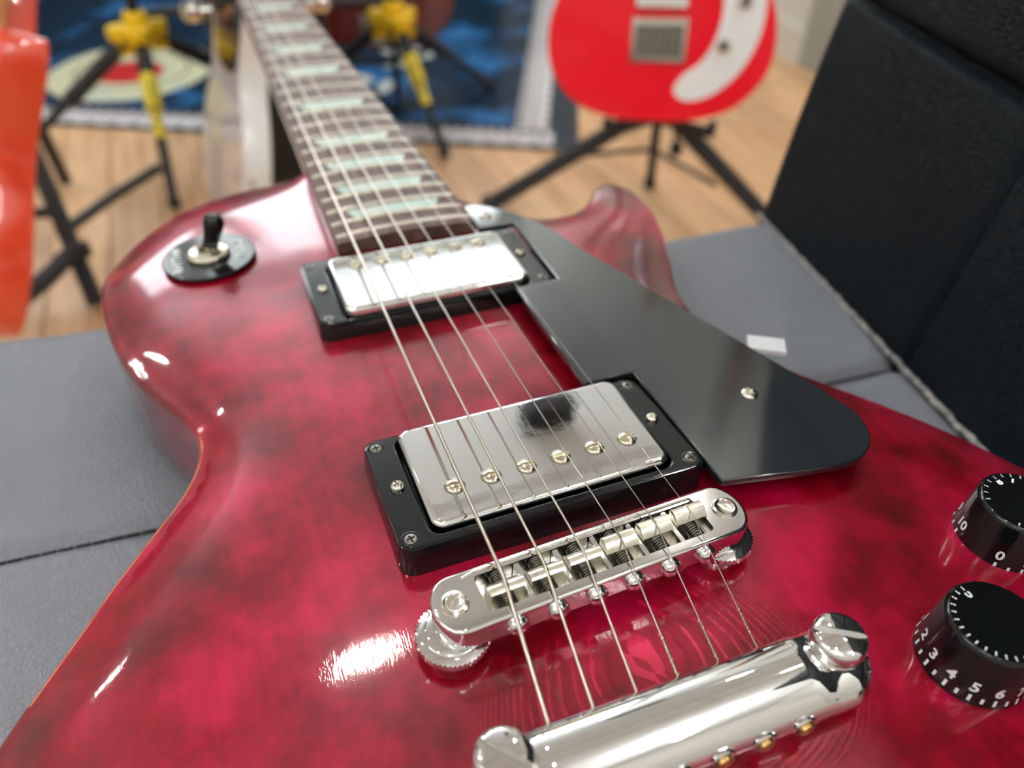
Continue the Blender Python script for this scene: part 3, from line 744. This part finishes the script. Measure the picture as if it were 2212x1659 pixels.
# knobs
def knob(x, y, zb, rot, step=24.6, topk=range(11)):
    kb = link('control_knob', B().lathe([(12.7, 0.0), (12.75, 1.2), (12.2, 4.5), (11.2, 14.6), (10.9, 15.4), (10.3, 15.9), (9.6, 16.0), (8.2, 15.75), (0.1, 15.6)], 64).me(True, 30), M['black_gloss'], G,
              (x*.001, y*.001, zb*.001), (0, 0, rot))
    nb = B()
    def onside(vx, vy, ang, zc, lift=0.05):
        z = zc+vy; r = 12.2-(z-4.5)*0.099 if z > 4.5 else 12.75-(z-1.2)*0.167
        a = ang+vx/r; return ((r+lift)*math.cos(a), (r+lift)*math.sin(a), z)
    for k in range(11):
        ang = math.radians(step)*k
        me = text_mesh(str(k), 4.0)
        vs = [onside(v.co.x*1000, v.co.y*1000, ang, 5.6) for v in me.vertices]; nb.add(vs, [tuple(p.vertices) for p in me.polygons])
    link('numerals', nb.me(False), M['white_print'], kb)
    tk = B()
    for k in range(21):
        ang = math.radians(step)*k/2; h = 1.9 if k % 2 == 0 else 1.5
        vs = [onside(a_, b_, ang, 2.3, 0.04) for a_, b_ in ((-0.34, -h/2), (0.34, -h/2), (0.34, h/2), (-0.34, h/2))]; tk.add(vs, [(0, 1, 2, 3)])
        c, s_ = math.cos(ang), math.sin(ang); z = 15.99
        for r0, r1 in ((8.9, 10.0),): tk.add([(r0*c-0.2*s_*-1, r0*s_-0.2*c, z), (r1*c+0.2*s_, r1*s_-0.2*c, z), (r1*c-0.2*s_, r1*s_+0.2*c, z), (r0*c-0.2*s_, r0*s_+0.2*c, z)], [(0, 1, 2, 3)])
    link('tick_marks', tk.me(False), M['white_print'], kb)
    tn = B()  # numerals laid on top imitate the far-side ones refracted through the knob
    for k in topk:
        ang = math.radians(step)*k; me = text_mesh(str(k), 3.0); mt_ = RZ(ang-PI/2) @ T((0, 7.9, 15.80))
        tn.add([(v.co.x*1000, v.co.y*1000, 0) for v in me.vertices], [tuple(p.vertices) for p in me.polygons], mt_)
    link('refracted_numerals', tn.me(False), M['white_print'], kb)
    return kb
# numeral 4 of the near knob faces the camera's lower left; the 10-0 gap of the other does
knob(74.9, -50.6, 0.0, math.radians(96), 24.6, (0, 9, 10)); knob(113.2, -25.6, -2.2, math.radians(213), 30, (5, 6, 7, 8))
knob(93, -108, -4.0, 2.0); knob(131, -84, -6.0, 1.0)

# toggle switch
sw = Vector((-77.0, 197.5, 0)); e = 6
zc_ = topz(sw.x, sw.y); nxn = Vector((-(topz(sw.x+e, sw.y)-topz(sw.x-e, sw.y))/(2*e), -(topz(sw.x, sw.y+e)-topz(sw.x, sw.y-e))/(2*e), 1)).normalized()
sq = nxn.to_track_quat('Z', 'Y').to_matrix().to_4x4(); sq = Matrix.Identity(4) @ Vector((0, 0, 1)).rotation_difference(nxn).to_matrix().to_4x4()
pk = B().lathe([(17.6, 0), (18.4, 0.3), (18.4, 1.0), (18.0, 1.35), (6, 1.4)], 64).me(True, 40)
ts = link('toggle_switch', pk, M['black_gloss'], G); ts.matrix_local = T((sw.x*.001, sw.y*.001, (zc_+0.7)*.001)) @ sq
link('switch_nut', B().lathe([(8.2, 1.3), (8.4, 1.6), (8.4, 3.2), (7.8, 3.8), (5.6, 4.0), (5.2, 3.4), (4.6, 3.4), (4.4, 4.2), (3.9, 4.3), (3.6, 2.2)], 56, knurl=(1, 2, 3), kn=0.16).me(True, 50), M['saddle_metal'], ts)
link('switch_lever', B().tube([(0, 0, 2), (1.5, 1.2, 7)], 1.3, 12).me(), M['nickel_worn'], ts)
tipm = B().lathe([(2.6, 0), (3.0, 0.3), (3.3, 5), (3.9, 9.5), (4.1, 11.5), (3.7, 13.6), (2.6, 14.9), (1.0, 15.4), (0.1, 15.45)], 28, T((1.5, 0.8, 4.5)) @ RZ(math.radians(10)) @ RY(math.radians(22)) @ Matrix.Diagonal((1, 1, 0.92, 1)))
link('switch_tip', tipm.me(True, 60), M['black_gloss'], ts)
for txt, xx in (('RHYTHM', -12.2), ('TREBLE', 12.2)):
    me = text_mesh(txt, 5.0)
    link('switch_lettering', me, M['white_print'], ts, (xx*.001, 0, 0.0016), (0, 0, PI/2), smooth=False)['label'] = 'white lettering ' + txt

# ------------------------------------------------------------------ chair
CH = empty('office_chair', (0.0, 0.03, 0), 'black quilted leather chair with high back, holding the wine red guitar', 'chair')
CH_O = Vector((0.0, 30.0, GZ*1000*0))
def chm(vs, fs, smooth=True, angle=None):   # guitar-frame mm -> chair local
    return mesh([(x, y-30, z+GZ*1000) for x, y, z in vs], fs, smooth, angle)
def groove(d, w, depth, puff=0.0): return -depth*math.exp(-(d/w)**2) - puff*math.exp(-abs(d)/(w*5))
crease = lambda y: 206+ (y-90)*0.175 if y > 43 else 197.8+(y-43)*0.10
far_y = lambda x: 251.0-0.066*x
seam_y = lambda x, k: 103.5-0.062*x-150*k
def seat_warp(v):
    a = v.x/225; b_ = v.y/225
    xx = -200+(a+1)/2*1.0*0
    y = -190+(b_+1)/2*(251+190); y = -190+(b_+1)/2*(far_y(0)+190)
    xl = -203-0.0*y; xr = crease(y)+14
    x = xl+(a+1)/2*(xr-xl)
    y = -190+(b_+1)/2*(far_y(x)+190)
    z = v.z-25-52
    if v.z > -2:
        k = min(1, (v.z+2)/20)
        for q in (0, 1): z += groove(y-seam_y(x, q), 3.2, 3.6, 2.0)*k
        z += k*(0.8*math.sin(x*0.05+y*0.021)+0.5*math.sin(y*0.09-x*0.02)*math.exp(-abs(y-seam_y(x, 0))/25))
        if x > 150: z += k*((x-150)/60)**2*2.0
    return Vector((x, y, z))
vs, fs = rounded_box((225, 225, 25), 24, (150, 260, 12), seat_warp)
seat = link('seat', chm(vs, fs, True), M['leather'], CH)
P0 = Vector((234, 235, -50)); ev = Vector((-0.1838, -0.983, 0)); tilt = math.radians(10)
outv = Vector((0.983, -0.1838, 0)); upv = Vector((0, 0, 1))*math.cos(tilt)+outv*math.sin(tilt); nrm = ev.cross(upv); nrm = nrm if nrm.x < 0 else -nrm
def back_pt(al, up, d):
    return P0+ev*al+upv*up+nrm*d
def back_warp(v):
    al = -7+(v.x/220+1)/2*440; up = -34+(v.y/260+1)/2*520; d = v.z-22
    if v.z > 0:
        k = min(1, v.z/14)
        s2 = groove(up-119+ (al-60)*0.05, 2.6, 6.0, 1.6)*k
        hi = 1/(1+math.exp(-(up-120)/1.5))
        d += s2+hi*3.5*k
        d += (groove(al-150, 1.8, 2.6, 1.2)+groove(al-300, 1.8, 2.6, 1.2))*k
        d += groove(up-262, 3.5, 7, 3.5)*k+groove(up-415, 3.5, 7, 3.5)*k
        d += k*(0.7*math.sin(al*0.045+up*0.03))
    al += -9*min(1, max(0, up)/110)*(1-(v.x/220+1)/2)
    return back_pt(al, up, d)
vs, fs = rounded_box((220, 260, 22), 16, (260, 300, 10), back_warp)
back = link('backrest', chm(vs, fs, True), M['leather_shaded'], CH)
# worn piping in the crease and seam stitching
pp = [(crease(y)-1.2+0.25*math.sin(y*0.5), y, -49.6+0.3*math.sin(y*0.37)) for y in np.arange(232, -180, -2.0)]
link('piping', chm(*(lambda b: (b.v, b.f))(B().tube(pp, [1.45+0.15*math.sin(i*1.7) for i in range(len(pp))], 8))), M['leather_seam'], CH)
st_ = B()
for k in (0, 1):
    for i in range(74):
        x = -196+i*5.4; y = seam_y(x, k); st_.tube([(x, y, -56.2), (x+4.9, y-0.3, -56.2)], 0.6, 5)
o = link('seat_stitching', chm(st_.v, st_.f), M['stitch'], seat); o['kind'] = 'stuff'
st_ = B()
for c in (150, 300):
    for i in range(48):
        up = 2+i*5.2
        if abs(up-119) < 8: continue
        st_.tube([tuple(back_pt(c-(0 if c > 151 else 0), up, -4.6)), tuple(back_pt(c, up+3.4, -4.6))], 0.7, 5)
o = link('back_stitching', chm(st_.v, st_.f), M['stitch'], back); o['kind'] = 'stuff'
# pedestal
pd = B().lathe([(30, 60), (30, 200), (22, 205), (22, 360), (60, 372), (60, 418)], 28)
link('pedestal', pd.me(True, 40), M['black_metal'], CH)
for i in range(5):
    a = 2*PI*i/5+0.2
    lg = B().tube([(0, 0, 85), (120*math.cos(a), 120*math.sin(a), 75), (255*math.cos(a), 255*math.sin(a), 62)], [22, 18, 13], 10)
    l_ = link('leg', lg.me(), M['black_metal'], CH)
    link('castor', B().lathe([(16, -12), (24, -9), (24, 9), (16, 12)], 20, T((258*math.cos(a), 258*math.sin(a), 24.5)) @ RX(PI/2)).me(True, 40), M['black_foam'], l_)

# ------------------------------------------------------------------ background: mat on the floor
mo = Vector((0.673, 1.330, 0)); e1 = Vector((-0.9023, 0.4311, 0)); e2 = Vector((0.4311, 0.9023, 0))
# stay clear of walls
MW, MD = 1.95, 1.45
MT = empty('printed_mat', (mo.x, mo.y, 0), 'dark blue glossy printed mat with white key border on the wood floor', 'mat', rot=(0, 0, math.atan2(e1.y, e1.x)-PI))
# local frame: -x runs left along the near edge, +y runs away
def mat_blue():
    Mx = mat('mat_vinyl', (0.012, 0.035, 0.075, 1), 0.2, noise=(4.5, (0.05, 0.24, 0.60, 1), 6, 0.50, 0.66), bump=('noise', 16, 0.25, 0.01))
    return Mx
M['mat_navy'] = mat('mat_navy', (0.012, 0.026, 0.050, 1), 0.28, bump=('noise', 12, 0.25, 0.01))
M['mat_blue'] = mat_blue()
M['mat_white'] = mat('mat_white', (0.85, 0.84, 0.86, 1), 0.3, noise=(120, (0.58, 0.55, 0.60, 1), 4, 0.5, 0.62))
M['mat_dark'] = mat('mat_dark', (0.06, 0.06, 0.08, 1), 0.3)
M['mat_cream'] = mat('mat_cream', (0.74, 0.76, 0.52, 1), 0.3, noise=(9, (0.62, 0.68, 0.55, 1), 3, 0.5, 0.6))
M['mat_red'] = mat('mat_red', (0.62, 0.03, 0.03, 1), 0.3)
M['mat_mint'] = mat('mat_mint', (0.78, 0.86, 0.80, 1), 0.25)
link('mat_sheet', B().prism(rrect(MW, MD, 0.02, 3, -MW/2, MD/2), 0.0004, 0.005, 0.001).me(False, scale=1), M['mat_navy'], MT)
def flat(name, pts, z0, z1, mt): return link(name, B().prism(pts, z0, z1).me(False, scale=1), mt, MT)
flat('picture_panel', rrect(MW-0.30, MD-0.24, 0.002, 1, -MW/2, MD/2), 0.0045, 0.0054, M['mat_blue'])
def keys(x0, y0, x1, y1, along, n1):
    L_ = math.hypot(x1-x0, y1-y0); 
    # white band with dark teeth from the inner side
    a = Vector((x1-x0, y1-y0, 0)).normalized(); pr_ = Vector((-a.y, a.x, 0))*along
    def q(s, t): v = Vector((x0, y0, 0))+a*s+pr_*t; return (v.x, v.y)
    wb = link('key_border', B().prism([q(0, 0.012), q(L_, 0.012), q(L_, 0.090), q(0, 0.090)], 0.0045, 0.0056).me(False, scale=1), M['mat_white'], MT)
    t = B(); s = 0.02
    while s < L_-0.02:
        t.prism([q(s, 0.066), q(s+0.011, 0.066), q(s+0.011, 0.092), q(s, 0.092)], 0.0050, 0.0060); s += 0.026
    t.prism([q(0, 0.046), q(L_, 0.046), q(L_, 0.050), q(0, 0.050)], 0.0050, 0.0060)
    s = 0.03
    while s < L_-0.03:
        t.prism([q(s, 0.010), q(s+0.022, 0.010), q(s+0.011, 0.026)], 0.0050, 0.0060); s += 0.05
    o = link('border_pattern', t.me(False, scale=1), M['mat_dark'], wb); o['kind'] = 'stuff'
keys(-0.055, 0.0, -MW+0.03, 0.0, -1, 0)
keys(-0.055, 0.10, -0.055, MD-0.05, 1, 0)
def ell(cx, cy, a, b_, rot=0, n=36):
    return [(cx+a*math.cos(2*PI*i/n)*math.cos(rot)-b_*math.sin(2*PI*i/n)*math.sin(rot), cy+a*math.cos(2*PI*i/n)*math.sin(rot)+b_*math.sin(2*PI*i/n)*math.cos(rot)) for i in range(n)]
def mloc(wx_, wy_):
    d = Vector((wx_, wy_, 0))-mo; return (-d.dot(e1), d.dot(e2))
c = mloc(-0.215, 2.16); flat('cream_disc', ell(c[0], c[1], 0.20, 0.23), 0.0050, 0.0062, M['mat_cream'])
ringp = B()
for k in range(36):
    a0, a1 = 2*PI*k/36, 2*PI*(k+0.8)/36; ringp.prism([(c[0]+r_*math.cos(a_), c[1]+r_*math.sin(a_)) for r_, a_ in ((0.135, a0), (0.142, a0), (0.142, a1), (0.135, a1))], 0.006, 0.0068)
ri = link('ring_print', ringp.me(False, scale=1), M['mat_dark'], MT); ri['kind'] = 'stuff'
flat('red_disc', ell(c[0], c[1]-0.02, 0.085, 0.085), 0.0056, 0.0070, M['mat_red'])
for wx_, wy_, a, b_, r_ in ((0.655, 2.37, 0.05, 0.08, 0.2), (0.50, 2.10, 0.09, 0.05, -0.5), (0.44, 2.0, 0.035, 0.03, 0), (0.30, 1.92, 0.065, 0.045, 0), (0.375, 1.84, 0.02, 0.05, 0)):
    q = mloc(wx_, wy_)
    if q[1] < MD-0.06: flat('mint_spot', ell(q[0], q[1], a, b_, r_, 24), 0.0050, 0.0062, M['mat_mint'])

# ------------------------------------------------------------------ background guitars
STRAT = [(-22, 395), (-30, 350), (-60, 385), (-100, 420), (-128, 405), (-134, 360), (-122, 310), (-108, 262), (-112, 215), (-145, 170), (-165, 120), (-160, 60), (-125, 15), (-60, -4), (0, 0), (70, 8), (130, 30), (158, 75), (160, 130), (138, 180), (108, 225), (100, 270), (112, 320), (116, 355), (98, 378), (66, 360), (32, 325), (22, 330)]
TELE = [(-28, 392), (-80, 398), (-122, 380), (-142, 340), (-138, 295), (-116, 255), (-118, 210), (-150, 165), (-166, 115), (-156, 55), (-115, 12), (-50, -2), (0, 0), (60, -2), (120, 12), (158, 55), (167, 115), (150, 165), (118, 210), (108, 255), (118, 300), (122, 340), (104, 362), (70, 345), (45, 320), (28, 325)]
SMOOTH = [(-25, 385), (-70, 398), (-112, 372), (-122, 325), (-110, 280), (-122, 235), (-155, 190), (-176, 130), (-170, 68), (-130, 18), (-65, -5), (0, -8), (65, -5), (130, 18), (172, 68), (178, 130), (158, 190), (124, 235), (112, 280), (120, 325), (108, 360), (75, 350), (45, 330), (25, 330)]
def bg_guitar(name, label, loc, face, lean, roll, outline, bmat, gmat=None, guard_pts=None, thick=45, neckmat='maple', neck_len=480, detail=True, group=None, z_knobs=((120, 130), (128, 85), (95, 62)), by=92):
    f = Vector((face[0], face[1], 0)).normalized(); r = Vector((0, 0, 1)).cross(f) * 1.0
    # local x = picture right when seen from the front, y = up along the neck, z = front
    up = Vector((0, 0, 1))*math.cos(lean)-f*math.sin(lean); n_ = f*math.cos(lean)+Vector((0, 0, 1))*math.sin(lean)
    up2 = up*math.cos(roll)+r*math.sin(roll); r2 = r*math.cos(roll)-up*math.sin(roll)
    R_ = Matrix(((r2.x, up2.x, n_.x), (r2.y, up2.y, n_.y), (r2.z, up2.z, n_.z)))
    g = empty(name, loc, label, 'guitar', group, rot=R_.to_euler())
    o = spline(outline, True, 4)
    bd = link('body', B().prism(o, -thick, 0, 5 if thick < 60 else 8, nb=4).me(True, 50), bmat, g)
    if guard_pts: 
        gd = link('pickguard', B().prism(spline(guard_pts, True, 5), 0.2, 2.6, 0.4).me(True, 50), gmat, g)
        for kx, ky in z_knobs:
            link('control_knob', B().lathe([(11, 2.5), (11, 4), (9, 5), (8.2, 16), (7.5, 17), (0.1, 17)], 20, T((kx, ky, 0))).me(True, 40), M['nickel_worn'], gd)
    link('neck', B().prism([(-28, 300), (28, 300), (21, 385+neck_len), (-21, 385+neck_len)], -18, 6, 5).me(True, 50), M[neckmat], g)
    fbx = link('fretboard', B().prism([(-28, 290), (28, 290), (21.5, 385+neck_len), (-21.5, 385+neck_len)], 6, 11, 0.8).me(True, 50), M['rosewood'], g)
    y0 = 385+neck_len
    hsx = link('headstock', B().prism(spline([(-21, 0), (-26, 30), (-30, 90), (-26, 170), (0, 185), (30, 160), (34, 90), (30, 30), (21, 0)], True, 4), -10, 4, 1.5, mtx=T((0, y0, 0))).me(True, 50), M[neckmat], g)
    if detail:
        br_ = link('bridge', B().box((0, by, 7), (78, 14, 9)).me(False), M['chrome'], g)
        tb = B().box((-40, by-54, 4), (5, 66, 7)).box((40, by-54, 4), (5, 66, 7)); tb.box((0, by-28, 7), (80, 9, 6)).box((0, by-82, 5), (80, 7, 5))
        tpx = link('tailpiece', tb.me(False), M['nickel_worn'], g)
        link('tailpiece_plate', B().prism(rrect(76, 60, 4, 3, 0, by-54), 1, 3.5, 0.4).me(True, 40), M['thread'], tpx)
        for yy in (by+40, by+110): link('pickup', B().prism(rrect(82, 26, 8, 4, 0, yy), 0, 9, 1.2).me(True, 40), M['chrome_mirror'], g)
        for i in range(6):
            xb = -26+10.4*i; link('string', B().tube([(xb, by-74, 8), (xb, by, 14), (-17+6.8*i, y0, 14)], 0.5, 5).me(), M['string_plain'], g)
    return g
# red guitar on the right, white pickguard
RG = [(108, 345), (122, 290), (144, 232), (156, 175), (152, 118), (126, 66), (84, 32), (46, 26), (30, 40), (40, 62), (68, 84), (88, 122), (92, 172), (78, 212), (50, 232), (-45, 236), (-55, 330), (30, 350)]
bg_guitar('red_guitar', 'bright red electric guitar with white pickguard on a black stand', (0.615, 0.965, 0.218), (-0.54, -0.84), math.radians(14), math.radians(-3), SMOOTH, M['red_paint'], M['white_plastic'], RG, 40, 'maple', z_knobs=((116, 232), (124, 170), (100, 108)), by=168)
# orange guitar at the left edge, seen on its side
bg_guitar('orange_guitar', 'bright orange electric guitar seen edge-on at the left edge of the photo', (-0.402, 0.915, 0.125), (-0.985, -0.17), math.radians(24), math.radians(0), TELE, M['orange_paint'], M['cream'], [(-30, 230), (-90, 330), (-30, 380), (60, 300), (90, 200), (40, 170)], 46, 'maple')
# worn white guitar behind the neck
bg_guitar('white_guitar', 'worn white electric guitar standing behind the wine red guitar neck', (-0.082, 1.120, 0.078), (-0.998, -0.08), math.radians(15), math.radians(-4), STRAT, M['white_paint'], M['black_gloss'], [(-60, 250), (10, 235), (80, 250), (96, 300), (100, 352), (60, 330), (22, 310), (-30, 330), (-90, 380), (-80, 310)], 40, 'maple', detail=False, z_knobs=())
# dark red guitar at the top
bg_guitar('dark_red_guitar', 'dark red electric guitar hung above the yellow-hubbed stand behind the fretboard', (0.360, 1.800, 0.115), (-0.2, -0.98), math.radians(12), math.radians(2), SMOOTH, M['wine_dark'], thick=46, detail=True)
# guitars added on the walls, unseen but for their reflections
hk = B().box((0, 0, 0), (0.04, 0.04, 0.05), None).me(False, scale=1)
for nm, lab, y, mt_ in (('added_teal_guitar', 'added teal electric guitar hanging unseen on the right wall', 1.55, M['teal_paint']), ('added_sunburst_guitar', 'added amber brown electric guitar hanging unseen on the right wall', 2.15, M['sunburst']), ('added_black_guitar', 'added black electric guitar hanging unseen on the right wall', 0.95, M['black_paint'])):
    bg_guitar(nm, lab, (X1-0.055, y, 1.15), (-1, 0), 0, 0, TELE if nm != 'added_black_guitar' else SMOOTH, mt_, M['cream'], [(-30, 230), (-90, 330), (-30, 380), (60, 300), (90, 200), (40, 170)], 44, 'maple', detail=True)

# ------------------------------------------------------------------ stands
def seg(name, pts, r, mt_, parent, org, n=12):
    b_ = B().tube([tuple((Vector(p)-Vector(org))*1000) for p in pts], r if isinstance(r, list) else r, n)
    return link(name, b_.me(True, 50), mt_, parent)
def hub_stand(loc, hub_z, feet, label, top):
    s = empty('guitar_stand', (loc[0], loc[1], 0), label, 'stand')
    org = Vector((loc[0], loc[1], 0)); hub = Vector((loc[0], loc[1], hub_z))
    # hub: yellow three-lobed collar
    pts = []
    angs = [math.atan2(fy_-loc[1], fx_-loc[0]) for fx_, fy_ in feet]
    for i in range(60):
        a = 2*PI*i/60; rr_ = 27
        for q in angs: rr_ = max(rr_, 27+32*max(0, math.cos(a-q))**6)
        pts.append((rr_*math.cos(a), rr_*math.sin(a)))
    hb = B().prism(pts, hub_z*1000-16, hub_z*1000+10, 5); hb.lathe([(20, hub_z*1000+8), (24, hub_z*1000+20), (19, hub_z*1000+32)], 24)
    for q in angs: hb.prism([(18*math.cos(q)-14*math.sin(q)*s_+k_*30*math.cos(q), 18*math.sin(q)+14*math.cos(q)*s_+k_*30*math.sin(q)) for s_, k_ in ((-1, 0), (-1, 1), (1, 1), (1, 0))], hub_z*1000-44, hub_z*1000-6, 3)
    h_ = link('hub', hb.me(True, 40), M['yellow_plastic'], s); h_['label'] = 'yellow plastic collar'
    seg('pole', [(loc[0], loc[1], hub_z-0.02), (loc[0], loc[1], top)], 12, M['black_metal'], s, org)
    for i, (fx_, fy_) in enumerate(feet):
        F = Vector((fx_, fy_, 0.019)); d = (F-hub); d0 = hub+Vector((d.x, d.y, 0)).normalized()*0.030+Vector((0, 0, -0.02))
        l_ = seg('leg', [d0, d0+(F-d0)*0.45, d0+(F-d0)*0.46, F], [15, 15, 9, 9], M['black_metal'], s, org)
        seg('foot', [F+Vector((0, 0, 0.010)), F+Vector((d.x, d.y, -0.0001)).normalized()*0.022-Vector((0, 0, 0.001))], 11.5, M['black_foam'], l_, org) if False else \
            link('foot', B().lathe([(9, 7.2), (12, 9), (12, 20), (9, 28)], 16, T(((F.x-org.x)*1000, (F.y-org.y)*1000, 0))).me(True, 40), M['black_foam'], l_)
        if i == 0:
            lb = seg('leg_label', [d0+(F-d0)*0.22, d0+(F-d0)*0.44, d0+(F-d0)*0.47, d0+(F-d0)*0.62], [15.5, 15.5, 10.5, 9.6], M['yellow_label'], l_, org); lb['label'] = 'yellow sticker with black lettering'
            # lettering bars wrapped on the sticker
            t = B(); dd = (F-d0).normalized(); cv = (CAM-d0).normalized(); nn = (cv-dd*cv.dot(dd)).normalized(); sd_ = dd.cross(nn)
            for k in range(10):
                c0 = d0+(F-d0)*(0.27+0.028*k); c0 = (c0-org)*1000+nn*(15.7 if 0.27+0.028*k < 0.44 else 11.4)
                a_ = dd*3.4; b2 = sd_*3.6
                t.add([tuple(c0-a_-b2), tuple(c0+a_-b2), tuple(c0+a_*0.4+b2), tuple(c0-a_*0.4+b2)], [(0, 1, 2, 3)])
            link('sticker_lettering', t.me(False), M['black_gap'], lb)
    return s, hub, org
sA, hubA, oA = hub_stand((-0.150, 1.640), 0.238, [(-0.155, 1.330), (-0.46, 1.56), (0.13, 1.80)], 'black tripod guitar stand with yellow hub, left one, beside the white guitar', 0.62)
seg('yoke', [(-0.150, 1.640, 0.60), (-0.150, 1.58, 0.62), (-0.20, 1.53, 0.63), (-0.22, 1.49, 0.64)], 9, M['black_foam'], sA, oA)
sB, hubB, oB = hub_stand((0.350, 1.600), 0.232, [(0.385, 1.385), (0.62, 1.74), (0.15, 1.80)], 'black tripod guitar stand with yellow hub, holding the dark red guitar', 0.60)
seg('lower_support', [(0.24, 1.78, 0.108), (0.26, 1.815, 0.084), (0.352, 1.70, 0.110), (0.46, 1.815, 0.084), (0.48, 1.78, 0.108)], 8, M['black_foam'], sB, oB)
seg('cradle_tip', [(0.165, 1.585, 0.275), (0.190, 1.560, 0.292)], 17, M['cream'], sB, oB)
seg('cradle_arm', [(0.350, 1.600, 0.262), (0.25, 1.62, 0.262), (0.165, 1.585, 0.275)], 9, M['black_metal'], sB, oB)
seg('cradle_tip', [(-0.02, 1.60, 0.268), (-0.055, 1.575, 0.276)], 17, M['cream'], sA, oA)
seg('cradle_arm', [(-0.150, 1.640, 0.262), (-0.08, 1.65, 0.262), (-0.02, 1.60, 0.268)], 9, M['black_metal'], sA, oA)
seg('back_strut', [(0.350, 1.61, 0.21), (0.381, 1.742, 0.018)], 9, M['black_metal'], sB, oB)

# stand of the red guitar
org = Vector((0.62, 1.0, 0)); sR = empty('guitar_stand', (0.62, 1.0, 0), 'black tubular stand under the bright red guitar', 'stand')
top = Vector((0.662, 1.020, 0.215))
for F in ((0.395, 1.135), (0.862, 0.900), (0.735, 1.125)):
    Fv = Vector((F[0], F[1], 0.014)); r_ = 15 if F[0] != 0.735 else 9
    l_ = seg('leg', [top, Fv], r_, M['black_foam'], sR, org)
    link('foot', B().lathe([(r_+1, 0.4), (r_+3, 3), (r_+3, 18), (r_, 28)], 16, T(((Fv.x-org.x)*1000, (Fv.y-org.y)*1000, 0))).me(True, 40), M['black_foam'], l_)
seg('cross_bar', [(0.50, 1.085, 0.115), (0.705, 1.085, 0.10), (0.775, 0.967, 0.07)], 4.5, M['black_metal'], sR, org)
seg('cradle', [top+Vector((-0.09, 0.02, -0.028)), top+Vector((-0.08, -0.01, -0.034)), top+Vector((0, 0.01, -0.030)), top+Vector((0.07, -0.075, -0.034)), top+Vector((0.08, -0.05, -0.028))], 9, M['black_foam'], sR, org)
seg('pole', [top+Vector((0.0, 0.0, -0.01)), top+Vector((0.045, 0.075, 0.01)), top+Vector((0.105, 0.17, 0.42))], 10, M['black_metal'], sR, org)
link('adjusting_knob', B().lathe([(8, 0), (12, 6), (12, 20), (6, 26)], 14, T((105, 40, 105))).tube([(105, 40, 118), (70, 20, 220)], 4, 8).me(True, 50), M['black_metal'], sR)

# tubular A-frame stand of the orange guitar
org = Vector((-0.33, 1.1, 0)); sO = empty('guitar_stand', (-0.33, 1.1, 0), 'black tubular stand with padded yoke holding the orange guitar', 'stand')
seg('leg', [(-0.285, 1.035, 0.010), (-0.335, 1.255, 0.22), (-0.345, 1.33, 0.36)], 13, M['black_foam'], sO, org)
seg('leg', [(-0.52, 1.10, 0.010), (-0.45, 1.28, 0.20), (-0.38, 1.36, 0.36)], 13, M['black_foam'], sO, org)
seg('rear_leg', [(-0.345, 1.33, 0.36), (-0.345, 1.42, 0.20), (-0.345, 1.50, 0.012)], 11, M['black_metal'], sO, org)
seg('cross_bar', [(-0.305, 1.145, 0.085), (-0.24, 1.24, 0.085), (-0.165, 1.33, 0.085)], 9, M['black_metal'], sO, org)
seg('cross_bar', [(-0.48, 1.19, 0.11), (-0.39, 1.17, 0.11), (-0.31, 1.155, 0.11)], 9, M['black_metal'], sO, org)
seg('padded_yoke', spline([(-0.275, 1.085, 0.078), (-0.305, 1.078, 0.074), (-0.322, 1.045, 0.072), (-0.340, 1.005, 0.075), (-0.365, 0.955, 0.080), (-0.395, 0.910, 0.085), (-0.45, 0.86, 0.10)], False, 5), 13, M['black_foam'], sO, org)
seg('neck_post', [(-0.345, 1.33, 0.36), (-0.36, 1.30, 0.62)], 10, M['black_metal'], sO, org)

# black case standing behind the white guitar
cs = empty('equipment_case', (0.075, 1.52, 0.006), 'black hard case standing on the floor between white guitar and fretboard', 'case', rot=(0, 0, 0.12))
link('case_shell', B().prism(rrect(170, 300, 14, 4), 4, 420, 8).me(True, 40), M['case_black'], cs)
for zz in (14, 410): link('case_rim', B().prism(rrect(174, 304, 15, 4), zz-6, zz+6, 2).me(True, 40), M['black_metal'], cs)
link('case_handle', B().tube(spline([(-60, -150, 260), (-55, -172, 262), (0, -178, 262), (55, -172, 262), (60, -150, 260)], False, 4), 7, 8).me(), M['black_foam'], cs)
link('case_latch', B().box((0, -152, 330), (36, 6, 26)).me(False), M['chrome'], cs)
